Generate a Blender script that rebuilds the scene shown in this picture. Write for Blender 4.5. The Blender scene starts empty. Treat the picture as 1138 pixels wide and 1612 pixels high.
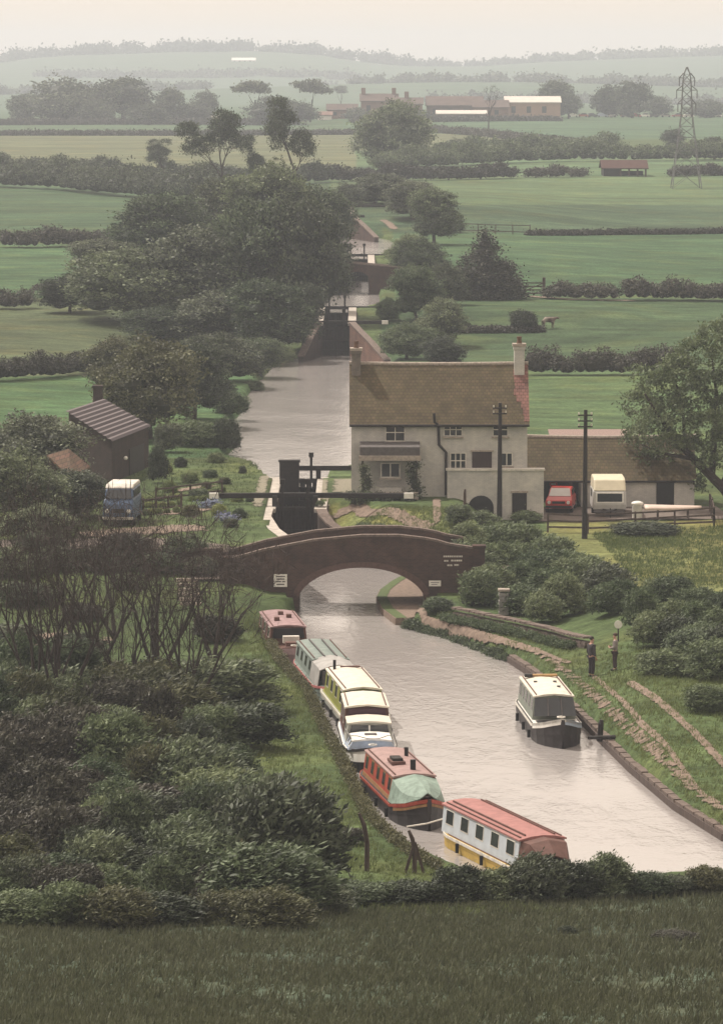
import bpy, math, random
import numpy as np
from mathutils import Vector
random.seed(7); RNG = np.random.default_rng(7)
C = bpy.context.scene.collection
R = math.radians
# ------------------------------------------------------------------ camera, sky, sun, exposure
F = 7000.0; CX, CY = 569.0, 806.0; HC = 29.0; YH = 95.0
PITCH = math.atan((CY - YH) / F)
cd = bpy.data.cameras.new('camera'); cam = bpy.data.objects.new('camera', cd); C.objects.link(cam)
cd.sensor_fit = 'HORIZONTAL'; cd.sensor_width = 36; cd.lens = F / 1138 * 36
cd.clip_start = 1; cd.clip_end = 30000
cam.location = (0, 0, HC); cam.rotation_euler = (math.pi / 2 - PITCH, 0, 0)
bpy.context.scene.camera = cam
SUN = Vector((-1.8, 1.3, 3.3)).normalized()
w = bpy.data.worlds.new('World'); bpy.context.scene.world = w; w.use_nodes = True
wn = w.node_tree.nodes; wl = w.node_tree.links
sky = wn.new('ShaderNodeTexSky'); sky.sky_type = 'NISHITA'; sky.sun_disc = False
sky.sun_elevation = math.asin(SUN.z); sky.sun_rotation = math.atan2(SUN.x, SUN.y)
sky.air_density = 1.0; sky.dust_density = 4.0; sky.ozone_density = 0.6
mx = wn.new('ShaderNodeMix'); mx.data_type = 'RGBA'; mx.inputs[0].default_value = 0.80
wl.new(sky.outputs[0], mx.inputs[6]); mx.inputs[7].default_value = (9.1, 7.5, 5.9, 1)
bg = wn['Background']; wl.new(mx.outputs[2], bg.inputs[0]); bg.inputs[1].default_value = 0.10
sd = bpy.data.lights.new('sun', 'SUN'); so = bpy.data.objects.new('sun', sd); C.objects.link(so)
sd.energy = 3.4; sd.angle = R(0.8); sd.color = (1.0, 0.93, 0.82)
so.rotation_euler = (-SUN).to_track_quat('-Z', 'Y').to_euler()
vs = bpy.context.scene.view_settings
vs.view_transform = 'Standard'; vs.look = 'None'; vs.gamma = 1; vs.use_curve_mapping = False; vs.exposure = 0.45
cy = bpy.context.scene.cycles
cy.max_bounces = 6; cy.diffuse_bounces = 2; cy.glossy_bounces = 3; cy.transmission_bounces = 3; cy.volume_bounces = 1
# ------------------------------------------------------------------ picking points of the place
cp, sp_ = math.cos(PITCH), math.sin(PITCH)
def ray(px, py):
    u = (px - CX) / F; v = (CY - py) / F
    return (u, cp + v * sp_, -sp_ + v * cp)
def P(px, py, z=0.0):
    d = ray(px, py); t = (z - HC) / d[2]
    return Vector((d[0] * t, d[1] * t, z))
def D(px, py, y):
    d = ray(px, py); t = y / d[1]
    return Vector((d[0] * t, y, HC + d[2] * t))
def pix(x, y, z):
    dz = z - HC
    f = y * cp - dz * sp_; u = y * sp_ + dz * cp
    return CX + F * x / f, CY - F * u / f
def kof(y): return F / y
# ------------------------------------------------------------------ terrain
def smooth(a, b, x):
    t = np.clip((x - a) / (b - a), 0, 1); return t * t * (3 - 2 * t)
def xy(pts): return [(p.x, p.y) if hasattr(p, 'x') else p for p in pts]
LEFT0 = [(-5.2, 259.5), (-5.15, 254), (-4.5, 247), (-3.4, 240), (-3.35, 231)] + xy([P(a, b) for a, b in
    [(452, 990), (424, 990), (426, 1020), (455, 1052), (487, 1088), (515, 1150), (545, 1205), (583, 1285), (630, 1328), (690, 1368),
     (780, 1408), (870, 1424), (960, 1412), (1060, 1400), (1160, 1396), (1500, 1395)]])
RIGHT0px = [(603, 972), (640, 990), (700, 1003), (760, 1025), (815, 1050), (870, 1095), (930, 1155), (990, 1215), (1060, 1275), (1138, 1325), (1240, 1345), (1500, 1352)]
RIGHT0 = [(-2.6, 259.5), (-2.1, 256.5), (-.6, 254.5), (1.2, 253.3), (2.8, 250.5), (3.4, 245), (3.4, 232), (2.5, 229)] + xy([P(a, b) for a, b in RIGHT0px[1:]])
POLY0 = LEFT0 + RIGHT0[::-1]
POUND1 = xy([P(a, b, 2.4) for a, b in [(432, 746), (405, 738), (352, 726), (372, 706), (378, 690), (366, 668), (392, 640), (388, 628), (410, 600), (436, 574), (490, 560)]]) + \
    [(-3.6, 402), (-1.0, 402)] + xy([P(a, b, 2.4) for a, b in [(612, 562), (618, 600), (612, 660)]]) + [(1.2, 300), (.2, 290), (-2.4, 283), (-2.5, 277.5)]
POUND1[0] = (-5.3, 277.5)
POUND2 = [(-3.9, 427), (-4.1, 436), (-4.1, 462), (1.6, 462), (1.7, 450), (1.5, 436), (-1.0, 427)]
POUND3 = [(-1.8, 489), (-3.5, 500), (-3.9, 548), (1.6, 549), (3.2, 540), (4.0, 525), (3.6, 505), (.9, 489)]
POUND4 = [(-4.2, 574), (-6, 600), (-7, 640), (0, 640), (0, 600), (-1.4, 574)]
LOCKS = [(-3.9, 259, 278.0, 0.0, 2.4), (-2.35, 401.5, 427.5, 2.4, 4.9), (-.45, 461.5, 489.5, 4.9, 7.3), (-2.8, 548.5, 574.5, 7.3, 9.7)]
def lockpoly(l): return [(l[0] - 1.25, l[1]), (l[0] - 1.25, l[2]), (l[0] + 1.25, l[2]), (l[0] + 1.25, l[1])]
def sdf(poly, x, y):
    x = np.asarray(x, float); y = np.asarray(y, float)
    d2 = np.full(x.shape, 1e18); ins = np.zeros(x.shape, bool)
    n = len(poly)
    for i in range(n):
        ax, ay = poly[i]; bx, by = poly[(i + 1) % n]
        ex, ey = bx - ax, by - ay; L = ex * ex + ey * ey + 1e-12
        t = np.clip(((x - ax) * ex + (y - ay) * ey) / L, 0, 1)
        d2 = np.minimum(d2, (x - ax - ex * t) ** 2 + (y - ay - ey * t) ** 2)
        c = ((ay > y) != (by > y)) & (x < (bx - ax) * (y - ay) / ((by - ay) if by != ay else 1e-12) + ax)
        ins ^= c
    d = np.sqrt(d2); return np.where(ins, -d, d)
FY = np.array([-60, 0, 30, 60, 85, 110, 130, 146, 156, 170, 225, 262, 300, 400, 480, 600, 800, 1500, 2000, 2600, 3400, 7000.])
FR = np.array([30, 27.2, 20.5, 13.0, 8.4, 4.9, 2.7, 1.0, .7, .6, .9, 1.7, 2.0, 4.0, 6.0, 8.5, 9.5, 9.5, 6, 3, 6, 6.])
FLY = np.array([-60, 0, 30, 60, 85, 110, 130, 146, 156, 170, 225, 236, 245, 255, 270, 300, 400, 480, 600, 800, 1500, 2000, 2600, 3400, 7000.])
FL = np.array([30, 27.2, 20.5, 13.0, 8.4, 4.9, 2.7, 1.2, 1.0, .9, .9, 1.8, 2.3, 2.7, 3.0, 3.2, 4.5, 6.2, 8.5, 9.5, 9.5, 6, 3, 6, 6.])
CYY = np.array([238, 400, 425, 462, 488, 548, 575, 620, 700.])
CZZ = np.array([3.0, 3.0, 5.4, 5.45, 7.8, 7.9, 10.2, 10.2, 9.2])
RIDX = np.array([-200, 0, 60, 130, 260, 400, 500, 570, 640, 750, 850, 1000, 1138, 1400.])
RIDY = np.array([104, 98, 91, 86, 82, 80, 86, 97, 104, 105, 99, 95, 91, 88.])
def noise2(x, y, s):
    return (np.sin(x / s + 1.3 * np.sin(y / s * .7 + 1)) + np.sin(y / s * 1.3 + 2.1 + 1.1 * np.sin(x / s * .9)) + .5 * np.sin((x + y) / s * 2.1)) / 2.5
def H(x, y):
    x = np.asarray(x, float); y = np.asarray(y, float)
    fr = np.interp(y, FY, FR); fl = np.interp(y, FLY, FL)
    tx = smooth(-6.5, -4.5, x - 0 * y)
    tx = np.where(y < 228, smooth(-8, 8, x), tx)
    f = fl * (1 - tx) + fr * tx
    c = np.interp(y, CYY, CZZ)
    a = np.interp(y, [238, 275, 300, 400], [8.6, 8.6, 11, 13]); wd = np.interp(y, [238, 275, 300, 400], [2.3, 2.3, 20, 30])
    s = x + 3.0
    wr = 1 - smooth(0, 1, (s - a) / wd); wlft = 1 - smooth(5, 30, -s)
    wc = np.where(s > 0, wr, wlft) * smooth(236.6, 238.2, y) * (1 - smooth(640, 760, y))
    f = f * (1 - wc) + c * wc
    # gentle undulation
    amp = np.interp(y, [0, 120, 150, 300, 700, 2000, 7000], [.4, .25, .06, .05, .3, 2, 3])
    f = f + amp * noise2(x, y, np.interp(y, [0, 300, 1000, 5000], [5, 6, 40, 160]))
    # low bank on the right of the towpath
    px = CX + F * x / np.maximum(y, 1)
    f = f + .9 * smooth(9.3, 13.5, x) * smooth(172, 186, y) * (1 - smooth(222, 236, y))
    # far ridge
    rid = HC + (YH - np.interp(px, RIDX, RIDY)) * 4700 / F
    f = f + (rid - 4) * np.exp(-((y - 4700) / 650.) ** 2) * (y > 2500)
    f = f + 10 * np.exp(-((y - 3000) / 260.) ** 2) * (y > 2000) * (.5 + .5 * np.sin(x / 140 + 1))
    # canal cuts
    near = (y > 120) & (y < 660) & (np.abs(x) < 60)
    for poly, lvl, soft in [(POLY0, 0.0, 1), (POUND1, 2.4, 1), (POUND2, 4.9, 1), (POUND3, 7.3, 1), (POUND4, 9.7, 1)]:
        y0 = min(p[1] for p in poly) - 6; y1 = max(p[1] for p in poly) + 6
        m = near & (y > y0) & (y < y1)
        if not np.any(m): continue
        s = sdf(poly, x[m] if x.ndim else x, y[m] if y.ndim else y)
        g = f[m] if f.ndim else f
        yy = y[m] if y.ndim else y
        bank = lvl + .38 + np.maximum(s, 0) * .55
        xx = x[m] if x.ndim else x
        bank = np.where((yy > 230.5) & (yy < 265) & ((xx < -2.35) | (yy < 240)), 99, np.where((yy > 230.5) & (yy < 265), bank - .1 + np.maximum(s, 0) * .12, bank))
        g2 = np.minimum(g, bank)
        ww = np.where(bank > 90, .01, .45)
        tt = smooth(0, 1, (s + ww) / (ww * 2) - np.where(bank > 90, 12, 0))
        g2 = (lvl - 1.3) * (1 - tt) + g2 * tt
        if f.ndim: f[m] = g2
        else: f = g2
    for l in LOCKS:
        m = near & (np.abs(x - l[0]) < 1.38) & (y > l[1] - .3) & (y < l[2] + .3)
        f = np.where(m, l[3] - 1.3, f)
    return f
def Hs(x, y): return float(H(np.array([x]), np.array([y]))[0])
_TD = np.concatenate([np.arange(60, 320, .5), np.arange(320, 700, 1.5), np.arange(700, 6000, 12)])
def G(px, py):
    d = ray(px, py); s = _TD / d[1]
    X = d[0] * s; Z = HC + d[2] * s; h = H(X, _TD)
    i = int(np.argmax(Z <= h))
    if i == 0: return P(px, py, 8)
    a = Z[i - 1] - h[i - 1]; b = h[i] - Z[i]; t = a / (a + b + 1e-9)
    y = _TD[i - 1] + t * (_TD[i] - _TD[i - 1]); x = d[0] / d[1] * y
    return Vector((x, y, Hs(x, y)))
# ------------------------------------------------------------------ materials
def srgb(c): return tuple(((v / 255) / 12.92 if v <= 10 else (((v / 255) + .055) / 1.055) ** 2.4) for v in c)
MATS = {}
def mat(name, col, rough=.8, var=.25, scale=3.0, bump=0.0, metal=0.0, col2=None, spec=.3, coord='Object', detail=4.0, streak=None):
    if name in MATS: return MATS[name]
    m = bpy.data.materials.new(name); m.use_nodes = True; MATS[name] = m
    n = m.node_tree.nodes; l = m.node_tree.links; b = n['Principled BSDF']
    b.inputs['Roughness'].default_value = rough; b.inputs['Metallic'].default_value = metal
    b.inputs['Specular IOR Level'].default_value = spec
    tc = n.new('ShaderNodeTexCoord'); mp = n.new('ShaderNodeMapping'); l.new(tc.outputs[coord], mp.inputs[0])
    if streak: mp.inputs['Scale'].default_value = streak
    nz = n.new('ShaderNodeTexNoise'); nz.inputs['Scale'].default_value = scale; nz.inputs['Detail'].default_value = detail
    nz.inputs['Roughness'].default_value = .65
    l.new(mp.outputs[0], nz.inputs[0])
    cr = n.new('ShaderNodeValToRGB'); l.new(nz.outputs[0], cr.inputs[0])
    c2 = col2 or tuple(v * (1 - var) for v in col)
    c1 = tuple(min(1, v * (1 + var * .6)) for v in col)
    cr.color_ramp.elements[0].position = .32; cr.color_ramp.elements[1].position = .68
    cr.color_ramp.elements[0].color = (*c2, 1); cr.color_ramp.elements[1].color = (*c1, 1)
    l.new(cr.outputs[0], b.inputs['Base Color'])
    if bump:
        bp = n.new('ShaderNodeBump'); bp.inputs['Strength'].default_value = bump; bp.inputs['Distance'].default_value = .05
        l.new(nz.outputs[0], bp.inputs['Height']); l.new(bp.outputs[0], b.inputs['Normal'])
    return m
def patchy(name, src, thr=.5, sc=2.2):
    m = src.copy(); m.name = name; MATS[name] = m; n = m.node_tree.nodes; l = m.node_tree.links
    at = n.new('ShaderNodeAttribute'); at.attribute_name = 'edge'; tc = n.new('ShaderNodeTexCoord')
    nz = n.new('ShaderNodeTexNoise'); nz.inputs['Scale'].default_value = sc; nz.inputs['Detail'].default_value = 7; nz.inputs['Roughness'].default_value = .72; l.new(tc.outputs['Object'], nz.inputs[0])
    a = n.new('ShaderNodeMath'); a.operation = 'MULTIPLY_ADD'; l.new(at.outputs['Fac'], a.inputs[0]); a.inputs[1].default_value = .42; l.new(nz.outputs[0], a.inputs[2])
    g = n.new('ShaderNodeMath'); g.operation = 'GREATER_THAN'; l.new(a.outputs[0], g.inputs[0]); g.inputs[1].default_value = thr + .1
    l.new(g.outputs[0], n['Principled BSDF'].inputs['Alpha']); return m
def brickmat(name, c1, c2, mortar, bw=.23, bh=.075, mort=.01, swap=False, stain=.35, rough=.9, msize=None):
    m = bpy.data.materials.new(name); m.use_nodes = True; MATS[name] = m
    n = m.node_tree.nodes; l = m.node_tree.links; b = n['Principled BSDF']; b.inputs['Roughness'].default_value = rough
    b.inputs['Specular IOR Level'].default_value = .2
    tc = n.new('ShaderNodeTexCoord'); mp = n.new('ShaderNodeMapping'); l.new(tc.outputs['Object'], mp.inputs[0])
    mp.inputs['Rotation'].default_value = (R(90), 0, 0) if not swap else (0, 0, 0)
    br = n.new('ShaderNodeTexBrick'); l.new(mp.outputs[0], br.inputs[0])
    br.inputs['Scale'].default_value = 1; br.inputs['Brick Width'].default_value = bw; br.inputs['Row Height'].default_value = bh
    br.inputs['Mortar Size'].default_value = mort
    br.inputs['Color1'].default_value = (*c1, 1); br.inputs['Color2'].default_value = (*c2, 1); br.inputs['Mortar'].default_value = (*mortar, 1)
    nz = n.new('ShaderNodeTexNoise'); nz.inputs['Scale'].default_value = .9; nz.inputs['Detail'].default_value = 8; nz.inputs['Roughness'].default_value = .7
    l.new(tc.outputs['Object'], nz.inputs[0])
    cr = n.new('ShaderNodeValToRGB'); l.new(nz.outputs[0], cr.inputs[0])
    cr.color_ramp.elements[0].position = .35; cr.color_ramp.elements[1].position = .7
    cr.color_ramp.elements[0].color = (1 - stain,) * 3 + (1,); cr.color_ramp.elements[1].color = (1.15, 1.12, 1.05, 1)
    mm = n.new('ShaderNodeMix'); mm.data_type = 'RGBA'; mm.blend_type = 'MULTIPLY'; mm.inputs[0].default_value = 1
    l.new(br.outputs[0], mm.inputs[6]); l.new(cr.outputs[0], mm.inputs[7]); l.new(mm.outputs[2], b.inputs['Base Color'])
    bp = n.new('ShaderNodeBump'); bp.inputs['Strength'].default_value = .5; bp.inputs['Distance'].default_value = .02; bp.invert = True
    l.new(br.outputs['Fac'], bp.inputs['Height']); l.new(bp.outputs[0], b.inputs['Normal'])
    return m
def leafmat(name, dark, light, trans=.25):
    m = bpy.data.materials.new(name); m.use_nodes = True; MATS[name] = m
    n = m.node_tree.nodes; l = m.node_tree.links; b = n['Principled BSDF']; out = n['Material Output']
    b.inputs['Roughness'].default_value = .55; b.inputs['Specular IOR Level'].default_value = .25
    at = n.new('ShaderNodeAttribute'); at.attribute_name = 'tint'
    cr = n.new('ShaderNodeValToRGB'); l.new(at.outputs['Fac'], cr.inputs[0])
    cr.color_ramp.elements[0].color = (*dark, 1); cr.color_ramp.elements[1].color = (*light, 1)
    oi = n.new('ShaderNodeObjectInfo'); hs = n.new('ShaderNodeHueSaturation')
    mr = n.new('ShaderNodeMapRange'); l.new(oi.outputs['Random'], mr.inputs[0]); mr.inputs[3].default_value = .68; mr.inputs[4].default_value = 1.4
    mr2 = n.new('ShaderNodeMapRange'); l.new(oi.outputs['Random'], mr2.inputs[0]); mr2.inputs[3].default_value = .525; mr2.inputs[4].default_value = .478
    l.new(mr.outputs[0], hs.inputs['Value']); l.new(mr2.outputs[0], hs.inputs['Hue']); l.new(cr.outputs[0], hs.inputs['Color'])
    l.new(hs.outputs[0], b.inputs['Base Color'])
    tr = n.new('ShaderNodeBsdfTranslucent'); l.new(hs.outputs[0], tr.inputs[0])
    ms = n.new('ShaderNodeMixShader'); ms.inputs[0].default_value = trans
    l.new(b.outputs[0], ms.inputs[1]); l.new(tr.outputs[0], ms.inputs[2]); l.new(ms.outputs[0], out.inputs[0])
    return m
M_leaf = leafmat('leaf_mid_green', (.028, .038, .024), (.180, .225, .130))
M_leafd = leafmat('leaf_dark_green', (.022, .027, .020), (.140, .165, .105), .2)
M_leafb = leafmat('leaf_bright_green', (.045, .065, .034), (.185, .230, .125), .3)
M_leafo = leafmat('leaf_olive', (.034, .036, .020), (.150, .155, .080), .25)
M_leafy = leafmat('leaf_yellow_green', (.10, .13, .05), (.27, .31, .13), .3)
M_leafp = leafmat('leaf_brown_green', (.026, .022, .020), (.090, .090, .066), .15)
M_grassd = leafmat('grass_shade_toned', (.046, .052, .030), (.135, .145, .085), .2)  # foreground tufts; the darker green carries the hillside's shade
M_grass = leafmat('grass_green', (.060, .085, .035), (.175, .215, .085), .3)
M_bark = mat('bark', (.050, .038, .034), .95, .4, 9, .5)
M_wood = mat('weathered_timber', (.085, .062, .055), .85, .4, 6, .3, streak=(1, 1, .15))
M_tar = mat('tarred_timber', (.022, .018, .018), .7, .35, 5, .2)
M_white = mat('white_paint', (.74, .72, .68), .5, .12, 4)
M_kerb = mat('limewashed_kerb', (.42, .38, .34), .8, .35, 3)
M_whitedirty = mat('dirty_white_paint', (.60, .57, .52), .7, .3, 2.5)
M_glass = mat('dark_glass', (.030, .034, .040), .12, .2, 2, spec=.6)
M_black = mat('black_paint', (.016, .015, .017), .45, .3, 3)
M_cope = mat('weathered_coping', (.15, .115, .10), .9, .4, 6, .4)
M_stone = mat('pale_stone', (.36, .31, .27), .9, .35, 6, .4)
M_rubber = mat('tyre_rubber', (.02, .02, .02), .9, .2, 5)
M_chrome = mat('bright_metal', (.55, .55, .55), .25, .1, 5, metal=1)
M_brickbridge = brickmat('bridge_brick', (.090, .052, .046), (.062, .038, .036), (.085, .07, .062))
M_brickred = brickmat('red_brick', (.20, .095, .07), (.15, .075, .06), (.2, .17, .15))
M_brickdark = brickmat('lock_brick', (.055, .036, .033), (.04, .028, .028), (.06, .05, .045))
M_render = brickmat('whitewashed_brick', (.60, .59, .575), (.54, .53, .52), (.48, .47, .46), stain=.25)
M_tile = brickmat('mossy_clay_tile', (.128, .100, .064), (.092, .080, .046), (.075, .058, .042), bw=.24, bh=.17, mort=.018, stain=.35)
M_tilered = brickmat('red_clay_tile', (.27, .135, .12), (.20, .11, .10), (.1, .06, .05), bw=.24, bh=.17, mort=.015, stain=.3)
M_slate = mat('slate', (.10, .09, .09), .7, .3, 5, .2)
M_asphalt = mat('road_surface', (.16, .13, .115), .95, .3, 3, .3)
M_soil = mat('bare_earth', (.20, .15, .12), .95, .35, 4, .4)
M_gravel = mat('gravel', (.22, .20, .15), .95, .35, 8, .4)
M_skin = mat('skin', (.42, .25, .19), .6, .1, 5)
M_soilp = patchy('worn_earth', M_soil, .62); M_gravelp = patchy('worn_gravel', M_gravel, .70, 1.6); M_soilx = patchy('scuffed_earth', M_soil, .80, 1.4)
# ------------------------------------------------------------------ mesh helpers
def tagit(o, label=None, cat=None, group=None, kind=None):
    if label: o['label'] = label
    if cat: o['category'] = cat
    if group: o['group'] = group
    if kind: o['kind'] = kind
    return o
class MB:
    def __init__(s): s.v = []; s.f = []
    def add(s, v, f):
        o = len(s.v); s.v += [tuple(a) for a in v]; s.f += [tuple(i + o for i in q) for q in f]; return s
    def box(s, cx, cy, cz, sx, sy, sz, rz=0, top=1.0):
        c, n = math.cos(rz), math.sin(rz); v = []
        for dz, tp in ((-.5, 1), (.5, top)):
            for dx, dy in ((-.5, -.5), (.5, -.5), (.5, .5), (-.5, .5)):
                x, y = dx * sx * tp, dy * sy * tp
                v.append((cx + x * c - y * n, cy + x * n + y * c, cz + dz * sz))
        return s.add(v, [(3, 2, 1, 0), (4, 5, 6, 7), (0, 1, 5, 4), (1, 2, 6, 5), (2, 3, 7, 6), (3, 0, 4, 7)])
    def b2(s, x0, x1, y0, y1, z0, z1): return s.box((x0 + x1) / 2, (y0 + y1) / 2, (z0 + z1) / 2, abs(x1 - x0), abs(y1 - y0), abs(z1 - z0))
    def bar(s, a, b, wx, wz=None):
        a, b = Vector(a), Vector(b); wz = wz or wx; t = (b - a).normalized()
        up = Vector((0, 0, 1)) if abs(t.z) < .95 else Vector((0, 1, 0))
        u = t.cross(up).normalized(); n = u.cross(t)
        v = [p + u * (i * wx / 2) + n * (j * wz / 2) for p in (a, b) for i, j in ((-1, -1), (1, -1), (1, 1), (-1, 1))]
        return s.add(v, [(3, 2, 1, 0), (4, 5, 6, 7), (0, 1, 5, 4), (1, 2, 6, 5), (2, 3, 7, 6), (3, 0, 4, 7)])
    def tube(s, pts, rad, n=8, cap=True):
        pts = [Vector(p) for p in pts]; rings = []
        if not hasattr(rad, '__len__'): rad = [rad] * len(pts)
        for i, p in enumerate(pts):
            t = (pts[min(i + 1, len(pts) - 1)] - pts[max(i - 1, 0)]).normalized()
            ref = Vector((0, 1, 0)) if abs(t.y) < .9 else Vector((1, 0, 0))
            u = t.cross(ref).normalized(); v = t.cross(u)
            rings.append([p + (u * math.cos(2 * math.pi * k / n) + v * math.sin(2 * math.pi * k / n)) * rad[i] for k in range(n)])
        return s.loft(rings, cap)
    def loft(s, rings, cap=True, closed=True):
        n = len(rings[0]); vv = [p for r in rings for p in r]; f = []
        for i in range(len(rings) - 1):
            for k in range(n if closed else n - 1):
                a = i * n + k; b = i * n + (k + 1) % n; f.append((a, b, b + n, a + n))
        if cap and closed: f += [tuple(range(n))[::-1], tuple((len(rings) - 1) * n + k for k in range(n))]
        return s.add(vv, f)
    def prism(s, poly, a, b, axis='y'):
        def pt(u, v, w):
            return {'y': (u, w, v), 'x': (w, u, v), 'z': (u, v, w)}[axis]
        n = len(poly); v = [pt(u, q, a) for u, q in poly] + [pt(u, q, b) for u, q in poly]
        return s.add(v, [tuple(range(n)), tuple(range(n, 2 * n))[::-1]] + [((i + 1) % n, i, i + n, (i + 1) % n + n) for i in range(n)])
    def ball(s, c, r, nu=10, nv=7, jit=0):
        rx, ry, rz = r if hasattr(r, '__len__') else (r, r, r); rings = []
        for j in range(1, nv):
            th = math.pi * j / nv
            rings.append([(c[0] + rx * (1 + jit * random.uniform(-1, 1)) * math.sin(th) * math.cos(2 * math.pi * k / nu),
                           c[1] + ry * (1 + jit * random.uniform(-1, 1)) * math.sin(th) * math.sin(2 * math.pi * k / nu),
                           c[2] - rz * math.cos(th)) for k in range(nu)])
        return s.loft(rings, True)
    def build(s, name, m, parent=None, local=False, bevel=0, smooth_=False, loc=None):
        me = bpy.data.meshes.new(name); off = Vector((0, 0, 0))
        if parent is not None and not local: off = ROOTLOC[parent.name]
        if loc is not None: off = Vector(loc)
        me.from_pydata([tuple(Vector(v) - off) for v in s.v], [], s.f); me.validate()
        import bmesh
        bm = bmesh.new(); bm.from_mesh(me); bmesh.ops.recalc_face_normals(bm, faces=bm.faces); bm.to_mesh(me); bm.free()
        me.materials.append(m)
        if smooth_:
            for p in me.polygons: p.use_smooth = True
        o = bpy.data.objects.new(name, me); C.objects.link(o)
        if loc is not None: o.location = loc
        if parent is not None: o.parent = parent; ROOTLOC[o.name] = off
        if bevel:
            md = o.modifiers.new('bevel', 'BEVEL'); md.width = bevel; md.segments = 2; md.limit_method = 'ANGLE'; md.angle_limit = R(40)
        return o
ROOTLOC = {}
def root(name, label, cat, loc=(0, 0, 0), rz=0, group=None):
    o = bpy.data.objects.new(name, None); C.objects.link(o); o.location = loc; o.rotation_euler = (0, 0, rz)
    o.empty_display_size = .3
    ROOTLOC[o.name] = Vector(loc); return tagit(o, label, cat, group)
def quadmesh(name, V, mats, tint):
    n = len(V) // 4; me = bpy.data.meshes.new(name)
    me.vertices.add(len(V)); me.vertices.foreach_set('co', V.astype(np.float32).ravel())
    me.loops.add(n * 4); me.loops.foreach_set('vertex_index', np.arange(n * 4, dtype=np.int32))
    me.polygons.add(n); me.polygons.foreach_set('loop_start', np.arange(0, n * 4, 4, dtype=np.int32))
    at = me.attributes.new('tint', 'FLOAT', 'FACE'); at.data.foreach_set('value', tint.astype(np.float32))
    me.update(calc_edges=True); me.materials.append(mats); return me
def unit(a): return a / (np.linalg.norm(a, axis=1, keepdims=True) + 1e-9)
def leaves(pos, out, ls, rng, elong=1.9, lean=(.35, 0, .25), tint=None, flat=.5):
    n = len(pos)
    t = unit(rng.normal(size=(n, 3)) * .6 + out * .45 + np.array(lean))
    nn = unit(out * flat + rng.normal(size=(n, 3)) * .7 + np.array([0, 0, .35]))
    b = unit(np.cross(nn, t)); l = (ls * rng.uniform(.6, 1.4, n))[:, None]; wd = l / elong
    V = np.stack([pos - t * l * .5, pos + b * wd * .5 + t * l * .05, pos + t * l * .5, pos - b * wd * .5 + t * l * .05], 1).reshape(-1, 3)
    return V
def lobecrown(name, lobes, m, nc, per, rc, ls, seed, elong=1.9, lean=(.35, 0, .25), core=.62, zmin=-.55, shell=(.82, 1.1)):
    rng = np.random.default_rng(seed); lb = np.array(lobes, float)
    area = (lb[:, 3] * lb[:, 4] + lb[:, 4] * lb[:, 5] + lb[:, 3] * lb[:, 5]); idx = rng.choice(len(lb), nc * 2, p=area / area.sum())
    d = unit(rng.normal(size=(nc * 2, 3))); d[:, 2] = np.where(d[:, 2] < zmin, -d[:, 2], d[:, 2])
    pos = lb[idx, :3] + d * lb[idx, 3:6] * (rng.uniform(shell[0], shell[1], (nc * 2, 1)) + (rng.random((nc * 2, 1)) < .14) * rng.uniform(0, .38, (nc * 2, 1)))
    keep = np.ones(len(pos), bool)
    for i, q in enumerate(lb):
        e = np.linalg.norm((pos - q[:3]) / q[3:6], axis=1); keep &= ~((e < .78) & (idx != i))
    pos = pos[keep][:nc]; d = d[keep][:nc]; ct = rng.uniform(0, 1, len(pos))
    crc = rc * rng.uniform(.6, 1.5, len(pos))
    P_ = np.repeat(pos, per, 0) + rng.normal(size=(len(pos) * per, 3)) * np.repeat(crc, per)[:, None] * np.array([1, 1, .6])
    O = np.repeat(d, per, 0); T = np.clip(np.repeat(ct ** 1.5, per) * .75 + rng.uniform(0, .3, len(O)), 0, 1)
    V = leaves(P_, O, ls, rng, elong, lean)
    # dense twiggy heart of each lobe
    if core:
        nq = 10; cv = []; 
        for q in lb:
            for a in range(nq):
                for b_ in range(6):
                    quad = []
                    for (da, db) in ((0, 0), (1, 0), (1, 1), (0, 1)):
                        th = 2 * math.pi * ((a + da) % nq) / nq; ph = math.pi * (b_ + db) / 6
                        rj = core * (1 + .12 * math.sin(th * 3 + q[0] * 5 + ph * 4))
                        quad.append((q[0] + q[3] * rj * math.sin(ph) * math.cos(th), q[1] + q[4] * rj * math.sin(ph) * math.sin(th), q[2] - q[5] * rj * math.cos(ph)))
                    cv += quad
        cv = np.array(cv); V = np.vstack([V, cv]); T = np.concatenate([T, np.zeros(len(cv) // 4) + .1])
    return quadmesh(name, V, m, T)
def branches(base, h, r, rng, depth=3, spread=.5, mb=None, tips=None, direc=None, n=6):
    mb = mb or MB(); tips = tips if tips is not None else []
    p = Vector(base); dv = Vector(direc or (0, 0, 1)).normalized(); pts = [p.copy()]; seg = 4
    for i in range(seg):
        dv = (dv + Vector((rng.uniform(-.16, .16), rng.uniform(-.16, .16), rng.uniform(-.02, .12)))).normalized()
        p = p + dv * h / seg; pts.append(p.copy())
    mb.tube(pts, [r * (1 - .6 * i / seg) for i in range(seg + 1)], n)
    if depth == 0: tips.append(p.copy()); return mb, tips
    nb = rng.integers(2, 4) + (1 if depth > 1 else 0)
    for k in range(nb):
        j = rng.integers(2, seg + 1); a = rng.uniform(0, 2 * math.pi); s = spread * rng.uniform(.7, 1.4)
        nd = (dv + Vector((math.cos(a) * s, math.sin(a) * s, .12))).normalized()
        branches(pts[j], h * rng.uniform(.5, .75), r * .42, rng, depth - 1, spread, mb, tips, nd, max(3, n - 1))
    return mb, tips
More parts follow.
